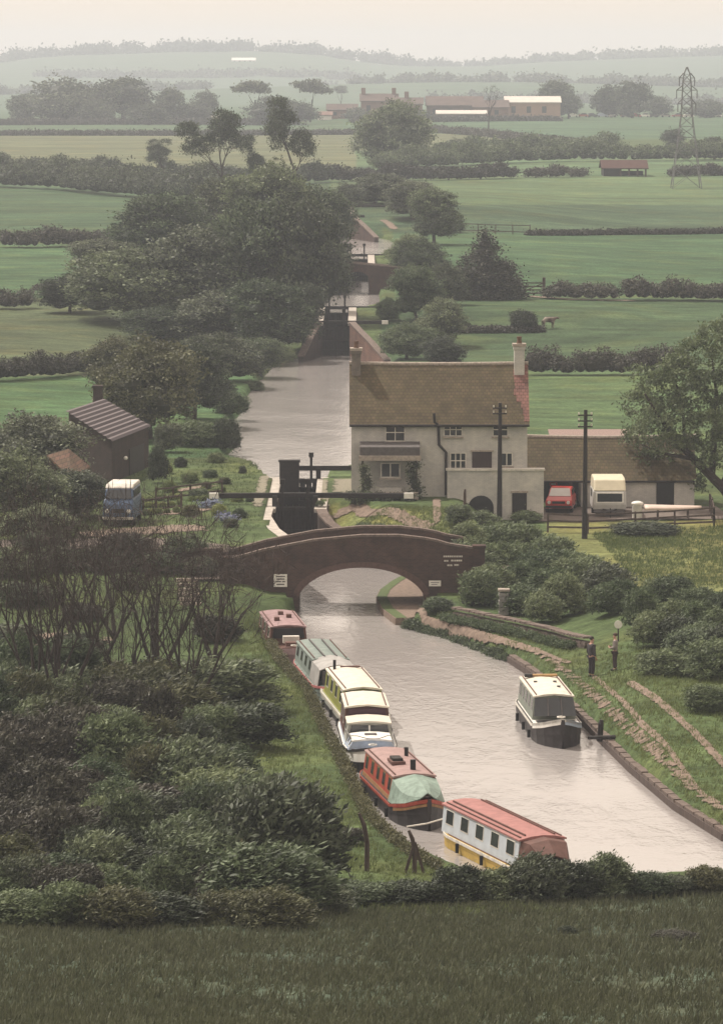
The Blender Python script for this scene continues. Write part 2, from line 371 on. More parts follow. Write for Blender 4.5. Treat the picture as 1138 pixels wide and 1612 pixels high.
# ------------------------------------------------------------------ families of plants (one of each kind, later copied)
PROTO = {}
def addproto(key, crownmesh, trunkMB, W, Ht): 
    tm = None
    if trunkMB:
        tm = bpy.data.meshes.new('trunk'); tm.from_pydata(trunkMB.v, [], trunkMB.f); tm.materials.append(M_bark)
    PROTO.setdefault(key, []).append((crownmesh, tm, W, Ht))
def lobes_round(rng, W, Ht, zb, n, rr=(.2, .34), zs=.8):
    L = [(0, 0, zb + (Ht - zb) * .5, W * .30, W * .30, (Ht - zb) * .42)]
    for i in range(n):
        a = rng.uniform(0, 2 * math.pi); u = rng.uniform(-.95, .95); rad = math.sqrt(max(0.05, 1 - u * u)) * .32 * W * rng.uniform(.8, 1.12)
        r = W * rng.uniform(*rr) * .75
        L.append((math.cos(a) * rad, math.sin(a) * rad, zb + (Ht - zb) * (.5 + u * .33), r, r, r * zs))
    return L
for s in range(3):   # leafy trees, about ten metres
    rng = np.random.default_rng(30 + s)
    L = lobes_round(rng, 9, 10, -.6, 17)
    mb, tips = branches((0, 0, -.3), 4.2, .34, rng, 2, .6)
    for key, m in (('tree', M_leaf), ('treedark', M_leafd), ('treebright', M_leafb), ('treeolive', M_leafo)):
        addproto(key, lobecrown('crown', L, m, 620, 26, .34, .30, 50 + s), mb, 9, 10)
    mb, tips = branches((0, 0, -.3), 6.2, .38, rng, 3, .55)
    L2 = [(t.x, t.y, t.z, 1.5, 1.5, 1.2) for t in tips[::2]]
    addproto('open', lobecrown('crown', L2, M_leafd, 520, 22, .4, .30, 70 + s, core=0), mb, 9.5, 11.5)
for s in range(3):   # far trees
    rng = np.random.default_rng(130 + s)
    L = lobes_round(rng, 12, 11, -.5, 12)
    mb = MB().tube([(0, 0, -1), (0.2, 0, 4), (0, .2, 7)], [.5, .35, .15], 6)
    addproto('far', lobecrown('crown', L, M_leafd, 330, 12, .5, .6, 150 + s), mb, 12, 11)
    L = [(rng.uniform(-4, 4), rng.uniform(-3, 3), 9 + rng.uniform(-1.5, 1.2), 2.2, 2.0, .8) for i in range(7)]
    mb, tips = branches((0, 0, -1), 7, .35, rng, 1, .7)
    addproto('umbrella', lobecrown('crown', L, M_leafd, 200, 12, .4, .55, 170 + s, core=.6, shell=(.7, 1.1)), mb, 12, 10.5)
for s in range(4):   # bushes about three metres across
    rng = np.random.default_rng(230 + s)
    L = [(0, 0, 1.0, 1.0, 1.0, 1.0)]
    for i in range(9):
        a = rng.uniform(0, 6.28); q = rng.uniform(.4, .95)
        L.append((math.cos(a) * q, math.sin(a) * q, rng.uniform(.5, 1.9) * (1.15 - .35 * q), rng.uniform(.38, .62), rng.uniform(.38, .62), rng.uniform(.35, .6)))
    for key, m in (('bush', M_leaf), ('bushdark', M_leafd), ('bushbright', M_leafb), ('busholive', M_leafo), ('bushbrown', M_leafp), ('bushyellow', M_leafy)):
        addproto(key, lobecrown('foliage', L, m, 430, 20, .13, .19, 250 + s, elong=3.0, lean=(.7, 0, .5), core=.55, shell=(.72, 1.18)), None, 3.0, 2.5)
rng = np.random.default_rng(5)
L = [(0, 0, .5 + i * .85, 2.9 - i * .36, 2.9 - i * .36, .75) for i in range(8)] + [(rng.uniform(-2, 2), rng.uniform(-2, 2), rng.uniform(1, 3.4), .8, .8, .6) for i in range(14)]
addproto('yew', lobecrown('crown', L, M_leafp, 800, 18, .28, .24, 9, zmin=-.9), MB().tube([(0, 0, -.3), (0, 0, 3), (0, 0, 6.8)], [.3, .2, .04], 7), 6, 7.3)
COUNT = {}
def put(key, px, py, wpx, hpx, label, group=None, name=None, cat='tree', rz=None, depth=1.0, sink=.05, loc=None, var=None):
    g = loc if loc is not None else G(px, py); k = kof(g.y)
    i = COUNT.get(key, 0) if var is None else var; COUNT[key] = i + 1
    cm, tm, W, Ht = PROTO[key][i % len(PROTO[key])]
    sx = wpx / k / W; sz = hpx / k / Ht
    isb = tm is None
    rz = (random.uniform(-.6, .6) if isb else random.uniform(0, 6.28)) if rz is None else rz
    nm = name or ('shrub' if isb else 'tree')
    if isb:
        o = bpy.data.objects.new(nm, cm); C.objects.link(o); tagit(o, label, cat if cat != 'tree' else 'shrub', group)
    else:
        o = bpy.data.objects.new(nm, None); C.objects.link(o); tagit(o, label, cat, group)
        for q, dd in (('trunk', tm), ('crown', cm)):
            c = bpy.data.objects.new(q, dd); C.objects.link(c); c.parent = o
    o.location = (g.x, g.y, g.z - sink); o.scale = (sx, sx * depth, sz); o.rotation_euler = (0, 0, rz)
    return o
def hedge(pts, hpx, label, m=None, wid=1.2, name='hedge', dens=1.0, cat='hedge', gaps=0, group=None, seed=None, big=1.0):
    """pts: pixels along the hedge's foot; hpx: height in pixels"""
    rng = np.random.default_rng(seed if seed is not None else int(abs(pts[0][0] * 13 + pts[0][1] * 7)) % 9999)
    W_ = [G(*p) for p in pts]; out = []; k = kof(W_[len(W_) // 2].y); ht = hpx / k
    L = []
    for a, b in zip(W_[:-1], W_[1:]):
        n = max(1, int((b - a).length / (ht * .26)))
        for i in range(n):
            q = a.lerp(b, (i + rng.uniform(-.3, .3)) / n)
            if gaps and rng.random() < gaps: continue
            z = Hs(q.x, q.y); hh = ht * rng.uniform(.66, 1.08) * (1 + .5 * max(0, math.sin(len(L) * .23 + a.x) - .35))
            L.append((q.x + rng.uniform(-.2, .2) * wid, q.y + rng.uniform(-.35, .35) * wid, z + hh * .48, ht * rng.uniform(.35, .6), max(wid * .5, ht * .35), hh * .5))
    c = sum((Vector(l[:3]) for l in L), Vector()) / len(L); c.z = min(l[2] for l in L)
    L = [(l[0] - c.x, l[1] - c.y, l[2] - c.z, l[3], l[4], l[5]) for l in L]
    ls = max(.12, min(1.3, 3.4 / k)) * big
    nc = int(min(5200, len(L) * 24 * dens)); 
    me = lobecrown(name, L, m or M_leafd, nc, 12, ls * .9, ls, int(rng.integers(1e6)), zmin=-.3)
    o = bpy.data.objects.new(name, me); C.objects.link(o); o.location = c
    return tagit(o, label, cat, group)
#MARK-TERRAIN
# ------------------------------------------------------------------ ground
def inpoly(poly, x, y):
    ins = np.zeros(x.shape, bool); n = len(poly)
    for i in range(n):
        ax, ay = poly[i]; bx, by = poly[(i + 1) % n]
        ins ^= ((ay > y) != (by > y)) & (x < (bx - ax) * (y - ay) / ((by - ay) if by != ay else 1e-9) + ax)
    return ins
ZONES = [  # field boundaries as seen, with a grass colour each; shade painted into the foreground one
    ([(-900, 60), (2100, 60), (2100, 150), (-900, 150)], (.10, .13, .075)),
    ([(-900, 150), (2100, 150), (2100, 192), (-900, 190)], (.095, .13, .07)),
    ([(-900, 190), (560, 192), (560, 211), (-900, 209)], (.11, .14, .08)),
    ([(-900, 209), (560, 212), (560, 268), (-900, 266)], (.185, .165, .095)),
    ([(540, 190), (2100, 188), (2100, 224), (900, 218), (660, 208), (540, 204)], (.105, .145, .085)),
    ([(540, 204), (660, 208), (900, 220), (900, 238), (540, 250)], (.185, .165, .095)),
    ([(-900, 266), (600, 268), (600, 375), (-900, 380)], (.085, .115, .06)),
    ([(-900, 384), (300, 384), (300, 470), (-900, 470)], (.090, .130, .062)),
    ([(-900, 470), (420, 470), (420, 590), (-900, 600)], (.115, .115, .06)),
    ([(-900, 596), (420, 590), (420, 720), (-900, 720)], (.095, .138, .060)),
    ([(560, 236), (2100, 236), (2100, 282), (560, 284)], (.13, .165, .085)),
    ([(520, 278), (2100, 276), (2100, 322), (700, 322), (520, 320)], (.135, .160, .080)),
    ([(520, 320), (700, 322), (2100, 320), (2100, 364), (620, 366)], (.090, .115, .065)),
    ([(620, 366), (2100, 362), (2100, 452), (620, 470)], (.085, .125, .06)),
    ([(600, 468), (2100, 468), (2100, 570), (600, 590)], (.080, .105, .05)),
    ([(600, 586), (2100, 576), (2100, 700), (600, 700)], (.110, .140, .06)),
    ([(500, 798), (730, 800), (765, 845), (540, 846)], (.185, .21, .085)),
    ([(860, 822), (2100, 805), (2100, 940), (1000, 930), (860, 850)], (.165, .180, .075)),
    ([(-900, 1500), (0, 1466), (350, 1436), (700, 1408), (1138, 1398), (2100, 1385), (2100, 3000), (-900, 3000)], (.095, .10, .07)),  # foreground hillside, darkened in colour to stand in for cloud shade
]
def axis(segs):
    a = []
    for s, e, st in segs: a += list(np.arange(s, e, st))
    return np.array(sorted(set(np.round(a, 3))))
XS = axis([(-2200, -400, 150), (-400, -60, 17), (-60, -26, 2), (-26, 26, .4), (26, 60, 2), (60, 400, 17), (400, 2300, 150)])
YS = axis([(-80, 90, 5), (90, 130, 1.2), (130, 300, .4), (300, 620, 1.6), (620, 1000, 6), (1000, 2200, 20), (2200, 7300, 70)])
GX, GY = np.meshgrid(XS, YS); gx = GX.ravel(); gy = GY.ravel(); gz = H(gx, gy)
COL = np.zeros((len(gx), 4)); COL[:] = (.070, .10, .042, 1)
f_ = gy * cp - (gz - HC) * sp_; u_ = gy * sp_ + (gz - HC) * cp
PXA = CX + F * gx / np.maximum(f_, 1); PYA = np.where(f_ > 1, CY - F * u_ / np.maximum(f_, 1), 2500)
for poly, c in ZONES: COL[inpoly(poly, PXA, PYA)] = (c[0] * .62, c[1] * .79, c[2] * .80, 1) if c[1] < .17 else (c[0] * .82, c[1] * .82, c[2] * .78, 1)
COL[(gy < 100)] = (.074, .078, .052, 1)  # ground nearest the camera gets the same painted shade
me = bpy.data.meshes.new('ground'); nx, ny = len(XS), len(YS)
me.vertices.add(nx * ny); me.vertices.foreach_set('co', np.stack([gx, gy, gz], 1).astype(np.float32).ravel())
i0 = (np.arange(ny - 1)[:, None] * nx + np.arange(nx - 1)[None, :]).ravel()
LI = np.stack([i0, i0 + 1, i0 + nx + 1, i0 + nx], 1).astype(np.int32)
me.loops.add(LI.size); me.loops.foreach_set('vertex_index', LI.ravel())
me.polygons.add(len(LI)); me.polygons.foreach_set('loop_start', np.arange(0, LI.size, 4, dtype=np.int32))
me.polygons.foreach_set('use_smooth', np.ones(len(LI), bool))
ca = me.color_attributes.new('field', 'FLOAT_COLOR', 'POINT'); ca.data.foreach_set('color', COL.astype(np.float32).ravel())
me.update(calc_edges=True)
m = bpy.data.materials.new('pasture'); m.use_nodes = True; n = m.node_tree.nodes; l = m.node_tree.links; b = n['Principled BSDF']
b.inputs['Roughness'].default_value = .95; b.inputs['Specular IOR Level'].default_value = .1
at = n.new('ShaderNodeAttribute'); at.attribute_name = 'field'
tc = n.new('ShaderNodeTexCoord'); cur = at.outputs['Color']
for sc, str_, lo, hi, det in ((.02, (1, 22, 1), .80, 1.2, 3), (.035, (1, 2.5, 1), .62, 1.36, 4), (.35, (1, 1.6, 1), .64, 1.32, 5), (3.2, (1, 1, 1), .55, 1.4, 6)):
    mp = n.new('ShaderNodeMapping'); mp.inputs['Scale'].default_value = str_; l.new(tc.outputs['Object'], mp.inputs[0])
    nz = n.new('ShaderNodeTexNoise'); nz.inputs['Scale'].default_value = sc; nz.inputs['Detail'].default_value = det; nz.inputs['Roughness'].default_value = .7
    l.new(mp.outputs[0], nz.inputs[0]); mr = n.new('ShaderNodeMapRange'); l.new(nz.outputs[0], mr.inputs[0])
    mr.inputs[1].default_value = .3; mr.inputs[2].default_value = .7; mr.inputs[3].default_value = lo; mr.inputs[4].default_value = hi
    mm = n.new('ShaderNodeMix'); mm.data_type = 'RGBA'; mm.blend_type = 'MULTIPLY'; mm.inputs[0].default_value = 1
    l.new(cur, mm.inputs[6]); l.new(mr.outputs[0], mm.inputs[7]); cur = mm.outputs[2]
nz2 = n.new('ShaderNodeTexNoise'); nz2.inputs['Scale'].default_value = .16; nz2.inputs['Detail'].default_value = 6; l.new(tc.outputs['Object'], nz2.inputs[0])
cr = n.new('ShaderNodeValToRGB'); l.new(nz2.outputs[0], cr.inputs[0]); cr.color_ramp.elements[0].position = .48; cr.color_ramp.elements[1].position = .72
cr.color_ramp.elements[0].color = (0, 0, 0, 1); cr.color_ramp.elements[1].color = (.6, .6, .6, 1)
mm = n.new('ShaderNodeMix'); mm.data_type = 'RGBA'; mm.blend_type = 'MULTIPLY'; l.new(cr.outputs[0], mm.inputs[0]); l.new(cur, mm.inputs[6]); mm.inputs[7].default_value = (1.55, 1.15, .9, 1)
l.new(mm.outputs[2], b.inputs['Base Color'])
bp = n.new('ShaderNodeBump'); bp.inputs['Strength'].default_value = .7; bp.inputs['Distance'].default_value = .12; l.new(nz.outputs[0], bp.inputs['Height']); l.new(bp.outputs[0], b.inputs['Normal'])
me.materials.append(m); ground = bpy.data.objects.new('ground', me); C.objects.link(ground); tagit(ground, kind='structure')
# ------------------------------------------------------------------ water
def watermat(name, ripple, sc):
    m = bpy.data.materials.new(name); m.use_nodes = True; n = m.node_tree.nodes; l = m.node_tree.links; b = n['Principled BSDF']
    b.inputs['Base Color'].default_value = (.345, .322, .314, 1); b.inputs['Roughness'].default_value = .10; b.inputs['IOR'].default_value = 1.45
    b.inputs['Specular IOR Level'].default_value = .8
    tc = n.new('ShaderNodeTexCoord'); mp = n.new('ShaderNodeMapping'); l.new(tc.outputs['Object'], mp.inputs[0]); mp.inputs['Scale'].default_value = (1, .55, 1)
    nz = n.new('ShaderNodeTexNoise'); nz.inputs['Scale'].default_value = sc; nz.inputs['Detail'].default_value = 6; l.new(mp.outputs[0], nz.inputs[0])
    mp2 = n.new('ShaderNodeMapping'); l.new(tc.outputs['Object'], mp2.inputs[0]); mp2.inputs['Scale'].default_value = (1, .45, 1); mp2.inputs['Rotation'].default_value = (0, 0, .3)
    nw = n.new('ShaderNodeTexNoise'); nw.inputs['Scale'].default_value = 1.5; nw.inputs['Detail'].default_value = 5; nw.inputs['Roughness'].default_value = .6; nw.inputs['Distortion'].default_value = .6; l.new(mp2.outputs[0], nw.inputs[0])
    nb = n.new('ShaderNodeTexNoise'); nb.inputs['Scale'].default_value = .12; nb.inputs['Detail'].default_value = 3; l.new(tc.outputs['Object'], nb.inputs[0])
    mr = n.new('ShaderNodeMapRange'); l.new(nb.outputs[0], mr.inputs[0]); mr.inputs[1].default_value = .4; mr.inputs[2].default_value = .62; mr.inputs[3].default_value = ripple * .35; mr.inputs[4].default_value = ripple
    bp = n.new('ShaderNodeBump'); bp.inputs['Distance'].default_value = .034; l.new(mr.outputs[0], bp.inputs['Strength']); ad = n.new('ShaderNodeMath'); ad.operation = 'MULTIPLY_ADD'; l.new(nw.outputs[0], ad.inputs[0]); ad.inputs[1].default_value = 3.2; l.new(nz.outputs[0], ad.inputs[2]); l.new(ad.outputs[0], bp.inputs['Height']); l.new(bp.outputs[0], b.inputs['Normal'])
    return m
M_water = watermat('canal_water', .55, 5.5)
def sheet(name, poly, z, m, kind='structure', below=0):
    mb = MB()
    if below: mb.prism(poly, z - below, z, 'z')
    else: mb.add([(x, y, z) for x, y in poly], [tuple(range(len(poly)))])
    c = Vector((sum(p[0] for p in poly) / len(poly), sum(p[1] for p in poly) / len(poly), z))
    return tagit(mb.build(name, m, loc=c), kind=kind)
def grow(poly, d):
    A = sum(poly[i][0] * poly[(i + 1) % len(poly)][1] - poly[(i + 1) % len(poly)][0] * poly[i][1] for i in range(len(poly)))
    s = 1 if A > 0 else -1; out = []
    for i in range(len(poly)):
        a = Vector(poly[i - 1]); b_ = Vector(poly[i]); c = Vector(poly[(i + 1) % len(poly)])
        t = ((b_ - a).normalized() + (c - b_).normalized()).normalized(); out.append((b_.x + t.y * d * s, b_.y - t.x * d * s))
    return out
sheet('canal_water', grow(POLY0[1:-1], .28), 0.0, M_water)
sheet('lock_water', lockpoly((-3.9, 258.2, 277.6)), 0.004, M_water)
for p, z in ((POUND1, 2.4), (POUND2, 4.9), (POUND3, 7.3), (POUND4, 9.7)): sheet('canal_water', grow(p, .25), z, M_water)
for lk in LOCKS[1:]: sheet('lock_water', lockpoly((lk[0], lk[1] - .3, lk[2] - .2)), lk[3] + .004, M_water)
# towpath shelf under the bridge, canal edging
TP = xy([P(652, 906), (618, 924), (598, 938), (592, 950), (601, 968), (622, 983)][:1]) + xy([P(a, b) for a, b in [(618, 924), (598, 938), (592, 950), (601, 968), (622, 984)]]) + [(2.3, 227.8), (3.6, 229.5), (3.6, 240), (3.6, 243.5)]
sheet('towpath_shelf', TP, .34, M_soil, below=1.6)
EP = xy([P(a, b) for a, b in [(640, 912), (616, 925), (599, 938), (593, 950), (602, 968), (624, 984)]]); EI = [(x + .55, y + .2) for x, y in EP]
sheet('shelf_grass', EP + EI[::-1], .36, mat('short_turf', (.085, .115, .045), .95, .4, 5, .4))
def strip(name, P3, wid, m, kind='structure', jit=.0, dz=.05, n_sub=.4, label=None, cat=None, follow=True, seed=1):
    """a ribbon lying on the ground along world points"""
    rng = np.random.default_rng(seed); pts = []
    for a, b_ in zip(P3[:-1], P3[1:]):
        n = max(1, int((Vector(b_[:2]) - Vector(a[:2])).length / n_sub))
        for i in range(n): pts.append(Vector(a[:2]).lerp(Vector(b_[:2]), i / n))
    pts.append(Vector(P3[-1][:2])); V = []; Fc = []; K = 8; E_ = []
    for i, p in enumerate(pts):
        t = (pts[min(i + 3, len(pts) - 1)] - pts[max(i - 3, 0)]).normalized(); nn = Vector((t.y, -t.x))
        w_ = (wid if not hasattr(wid, '__len__') else wid[0] + (wid[1] - wid[0]) * i / len(pts)) + jit * 2
        en = min(1, i / 3, (len(pts) - 1 - i) / 3)
        for k in range(K + 1):
            q = p + nn * ((k / K - .5) * w_); V.append((q.x, q.y, 0)); E_.append(min(1, (1 - abs(k / K * 2 - 1)) * 1.6) * en)
    V = np.array(V); V[:, 2] = H(V[:, 0], V[:, 1]) + dz
    for i in range(len(pts) - 1):
        for k in range(K): a = i * (K + 1) + k; Fc.append((a, a + 1, a + K + 2, a + K + 1))
    mb = MB(); mb.add(V.tolist(), Fc); c = (pts[0].x, pts[0].y, V[0][2]); o = mb.build(name, m, loc=c)
    at = o.data.attributes.new('edge', 'FLOAT', 'POINT'); at.data.foreach_set('value', np.array(E_, np.float32))
    return tagit(o, label, cat, None, kind)
def gp(l): return [G(a, b_) for a, b_ in l]
strip('towpath', gp([(636, 985), (668, 979), (720, 990), (780, 1006), (850, 1027), (905, 1048)]), .42, M_soilp, jit=.05, dz=.06)
strip('towpath_rut', gp([(985, 1072), (1030, 1100), (1070, 1135), (1110, 1172), (1165, 1230), (1240, 1300)]), .45, M_soilp, jit=.06, dz=.05)
strip('towpath_rut', gp([(930, 1062), (975, 1100), (1010, 1140), (1060, 1190), (1105, 1250), (1180, 1320)]), .3, M_soilp, jit=.03, dz=.03)
EB = [P(a, b_) for a, b_ in [(800, 1043), (835, 1066), (870, 1095), (930, 1155), (990, 1215), (1060, 1275), (1138, 1325), (1240, 1345), (1500, 1352)]]
strip('bare_bank', [Vector((p.x + .95, p.y + .1)) for p in EB], 1.1, M_soilx, jit=.0, dz=.05, seed=3)
mb = MB()
for a, b_ in zip(EB[:-1], EB[1:]):
    n = max(1, int((b_ - a).length / 1.2))
    for i in range(n):
        p = a.lerp(b_, i / n + .01); q = a.lerp(b_, (i + 1) / n - .01); p.z = q.z = -.25 + random.uniform(-.02, .02)
        p.x += .18; q.x += .18; mb.bar(p, q, .32, 1.3)
tagit(mb.build('canal_edging', M_cope, loc=EB[0]), kind='structure')
mb = MB()
for a, b_ in zip(EB[:-1], EB[1:]):
    p = a + Vector((-.03, 0, .12)); q = b_ + Vector((-.03, 0, .12)); mb.bar(p, q, .06, .34)
tagit(mb.build('canal_edge_boarding', M_wood, loc=EB[0]), kind='structure')
# yard, drive and paths near the cottage, road over the bridge
strip('yard', [(8.4, 266), (14, 267.5), (22, 268)], 6.5, M_asphalt, jit=.3, dz=.04, n_sub=.6)
strip('cottage_path', gp([(505, 790), (560, 797), (610, 806), (648, 822), (690, 832)]), .8, M_soilp, jit=.1, dz=.06)
strip('cottage_path', gp([(687, 785), (688, 830)]), .5, M_soilp, jit=.08, dz=.07)
strip('lockside_paving', [(-2.4, 276.5), (-2.4, 268), (-2.3, 262)], .9, M_gravelp, jit=.1, dz=.05)
strip('lockside_paving', [(-.9, 277), (-.9, 270), (-1.0, 266.5)], 2.4, M_gravelp, jit=.15, dz=.045)
strip('lockside_paving', [(-6.1, 279), (-6.1, 258)], .8, M_gravelp, jit=.1, dz=.05)
strip('lane', [(6.0, 235.4), (9, 236)], 3.2, M_asphalt, jit=.1, dz=.05)
strip('lane', [(-6.8, 235.4), (-12, 240.5), (-20, 242), (-34, 243)], 3.2, M_asphalt, jit=.1, dz=.05)
strip('yard', gp([(120, 846), (200, 838), (300, 832), (345, 832)]), 4.5, M_soilp, jit=.3, dz=.05)
strip('garden_soil', gp([(235, 812), (290, 806), (330, 800)]), 2.2, M_soilp, jit=.2, dz=.05)
strip('garden_soil', gp([(260, 776), (300, 770), (340, 764)]), 1.2, M_soilp, jit=.1, dz=.05)
strip('allotment_soil', gp([(10, 1000), (70, 1010), (150, 1020)]), 6, M_soilp, jit=.6, dz=.05)
strip('field_track', gp([(600, 345), (612, 352), (622, 362)]), 1.2, M_soilp, jit=.1, dz=.08)
strip('field_track', gp([(622, 515), (627, 530), (632, 545)]), .8, M_soilp, jit=.1, dz=.06)
strip('field_track', gp([(820, 466), (900, 472), (1010, 474)]), 1.6, M_soilp, jit=.2, dz=.08)
# ------------------------------------------------------------------ locks
def lockobj(lk, label, detail=True, lgy=None):
    xc, y0, y1, zl, zu = lk; top = zu + .38; r = root('canal_lock', label, 'lock', (xc, y0, zl))
    for s in (-1, 1):
        mb = MB(); xa = xc + s * 1.2; xb = xc + s * 1.95
        mb.b2(min(xa, xb), max(xa, xb), y0 - .2, y1 + .6, zl - 1.2, top - .12); mb.build('chamber_wall', M_brickdark, r)
        mb = MB(); yy = y0 - .2
        while yy < y1 + .5:
            ln = min(1.5, y1 + .6 - yy); mb.box(xc + s * 1.5, yy + ln / 2, top, .74, ln - .03, .24 + random.uniform(-.01, .01)); yy += ln
        mb.build('coping', M_kerb, r, bevel=.03)
    return r, top
def gate(parent_y, xc, zl, top, label, two=True, bl=4.2, blr=None, tip=True, bo=.75, lf=.7):
    r = root('lock_gate', label, 'lock gate', (xc, parent_y, zl)); y = parent_y; blr = blr or bl
    for s in ((-1, 1) if two else (1,)):
        if two:
            a = Vector((xc + s * 1.2, y, 0)); b_ = Vector((xc, y + .35, 0))
        else:
            a = Vector((xc + 1.2, y, 0)); b_ = Vector((xc - 1.2, y, 0))
        mb = MB(); n = 6
        for i in range(n):
            p = a.lerp(b_, i / n + .01); q = a.lerp(b_, (i + 1) / n - .01); zm = (zl - .6 + top + .1) / 2
            mb.bar(Vector((p.x, p.y, zm)), Vector((q.x, q.y, zm)), .12, top + lf - zl)
        for zz in (zl + .4, (zl + top) / 2, top - .05):
            mb.bar(Vector((a.x, a.y - .12, zz)), Vector((b_.x, b_.y - .12, zz)), .16, .22)
        mb.build('gate_leaf', M_tar, r)
        L_ = bl if s < 0 else blr
        mb = MB(); zb = top + bo; p = Vector((b_.x, b_.y, zb)); q = Vector((a.x + s * L_, y + .1, zb))
        mb.bar(p, q, .30, .30); mb.bar(Vector((a.x, y, top)), Vector((a.x, y, zb)), .3, .3)
        o = mb.build('balance_beam', M_tar, r, bevel=.03)
        if tip:
            e = (q - p).normalized(); mb = MB(); mb.bar(q, q + e * .55, .32, .32); mb.build('beam_tip', M_white, r)
        mb = MB(); mb.bar(Vector((a.x - s * .45, y - .15, top)), Vector((a.x - s * .45, y - .15, top + 1.55)), .16, .16)
        mb.box(a.x - s * .45, y - .15, top + 1.6, .3, .26, .3); mb.build('paddle_gear', M_tar, r)
    return r
r1, top1 = lockobj(LOCKS[0], 'brick lock with white edges between the bridge and the cottage')
gate(260.2, -3.9, 0.0, 2.78, 'lower lock gate with a long dark beam crossing beside the cottage', True, 3.3, 5.2)
gate(277.8, -3.9, 0.0, 2.8, 'upper lock gate with white ended beams at the near end of the wide pound', False, 3, 2.6)
hs_ = bpy.data.objects['lock_gate.001']; a_ = D(440, 727, 277.4); b_ = D(471, 727, 277.4); MB().b2(a_.x, b_.x, 277.2, 277.7, 1.5, a_.z).box((a_.x + b_.x) / 2, 277.45, a_.z + .06, b_.x - a_.x + .12, .6, .12).build('gate_housing', M_tar, hs_)
r2, top2 = lockobj(LOCKS[1], 'lock at the far end of the wide pound behind the cottage chimney')
gate(402.5, LOCKS[1][0], 2.4, 4.9, 'dark lower gate of the lock beyond the wide pound', True, 2.0, 3, bo=.5, lf=.3)
gate(427.2, LOCKS[1][0], 2.6, 4.85, 'upper gate with dark beam in front of the short bright pound', True, 1.0, 4.2, tip=False, bo=.5, lf=.3)
r3, top3 = lockobj(LOCKS[2], 'brick lock between the two small bright pounds')
gate(489.3, LOCKS[2][0], 5, 7.25, 'upper gate holding back the farther small pound', True, 2, 4, tip=False, bo=.45, lf=.3)
r4, top4 = lockobj(LOCKS[3], 'farthest lock of the flight, just above the last small pound')
gate(549.5, LOCKS[3][0], 7.3, 9.6, 'lower gate of the farthest lock', True, 2, 2, tip=False, bo=.3, lf=.3)
gate(573, LOCKS[3][0], 7.5, 9.9, 'topmost lock gate with a thin pale ended beam', True, 3, 6, bo=.5, lf=.3)
# little accommodation bridge over the tail of the third lock
yb = 461.0; fb = root('footbridge', 'small brick bridge with a dark arch between the two little pounds', 'bridge', (0, yb, 4.9)); xa, xb = D(536, 430, yb).x, D(638, 430, yb).x
for yy in (yb, yb + 2.4):
    mb = MB(); xs = sorted([xa, xb] + [-.45 + 1.25 * math.sin(math.pi / 2 * k / 8) for k in range(-8, 9)] + [-1.701, .801]); v = []
    tz = lambda x: D(560, 413, yb).z - .12 * max(0, x + .5)
    az = lambda x: 6.3 + .95 * math.sqrt(max(0, 1 - ((x + .45) / 1.25) ** 2)) if abs(x + .45) <= 1.2501 else 4.2
    for q in (0, .35):
        for x in xs: v += [(x, yy + q, az(x)), (x, yy + q, tz(x))]
    n_ = len(xs); f = []
    for i in range(n_ - 1):
        a0 = 2 * i; c0 = 2 * n_ + 2 * i; f += [(a0, a0 + 2, a0 + 3, a0 + 1), (c0, c0 + 1, c0 + 3, c0 + 2), (a0 + 1, a0 + 3, c0 + 3, c0 + 1), (a0, c0, c0 + 2, a0 + 2)]
    f += [(0, 1, 2 * n_ + 1, 2 * n_), (2 * n_ - 2, 4 * n_ - 2, 4 * n_ - 1, 2 * n_ - 1)]
    mb.add(v, f); mb.build('parapet_wall', M_brickbridge, fb)
    mb = MB().bar((xa, yy + .17, tz(xa) + .06), (xb, yy + .17, tz(xb) + .06), .5, .12).build('coping', M_cope, fb)
MB().b2(xa, xb, yb + .35, yb + 2.4, 7.3, 7.4).build('deck', M_soil, fb)
def wall(name, pts, z0, z1, th, m, label, cat='wall', cope=None, zt=None):
    """pts world xy; z1 may be a list of top heights"""
    c = Vector((pts[0][0], pts[0][1], z0)); r = root(name, label, cat, c)
    zs = z1 if hasattr(z1, '__len__') else [z1] * len(pts); mb = MB(); mc = MB()
    L1 = []; L2 = []
    for i, p in enumerate(pts):
        a = Vector(pts[max(i - 1, 0)]); b_ = Vector(pts[min(i + 1, len(pts) - 1)]); t = (b_ - a).normalized(); n = Vector((t.y, -t.x)) * th / 2
        p = Vector(p[:2]); L1.append([(p.x + n.x, p.y + n.y, z0), (p.x + n.x, p.y + n.y, zs[i]), (p.x - n.x, p.y - n.y, zs[i]), (p.x - n.x, p.y - n.y, z0)])
        n2 = n * 1.25; L2.append([(p.x + n2.x, p.y + n2.y, zs[i] + .003), (p.x + n2.x, p.y + n2.y, zs[i] + .13), (p.x - n2.x, p.y - n2.y, zs[i] + .13), (p.x - n2.x, p.y - n2.y, zs[i] + .003)])
    mb.loft(L1); mb.build('wall_body', m, r)
    if cope: mc.loft(L2); mc.build('coping', cope, r)
    return r
wall('wing_wall', [(-2.35, 259), (-2.2, 257.5), (-1.8, 256.6), (-.5, 254.9), (1.4, 253.6), (3.0, 251), (3.7, 246), (3.7, 238.2)], -1.2, [2.75, 2.6, 2.2, 1.5, 1.0, .8, .9, 2.4], .5, M_brickdark, 'curved brick wing wall with pale edge right of the lock mouth', cope=M_cope)
wall('wing_wall', [(-5.45, 259), (-5.5, 254), (-4.9, 247), (-3.75, 240), (-3.7, 238.2)], -1.2, 2.85, .5, M_brickdark, 'brick wing wall with white edge left of the lock mouth', cope=M_kerb)
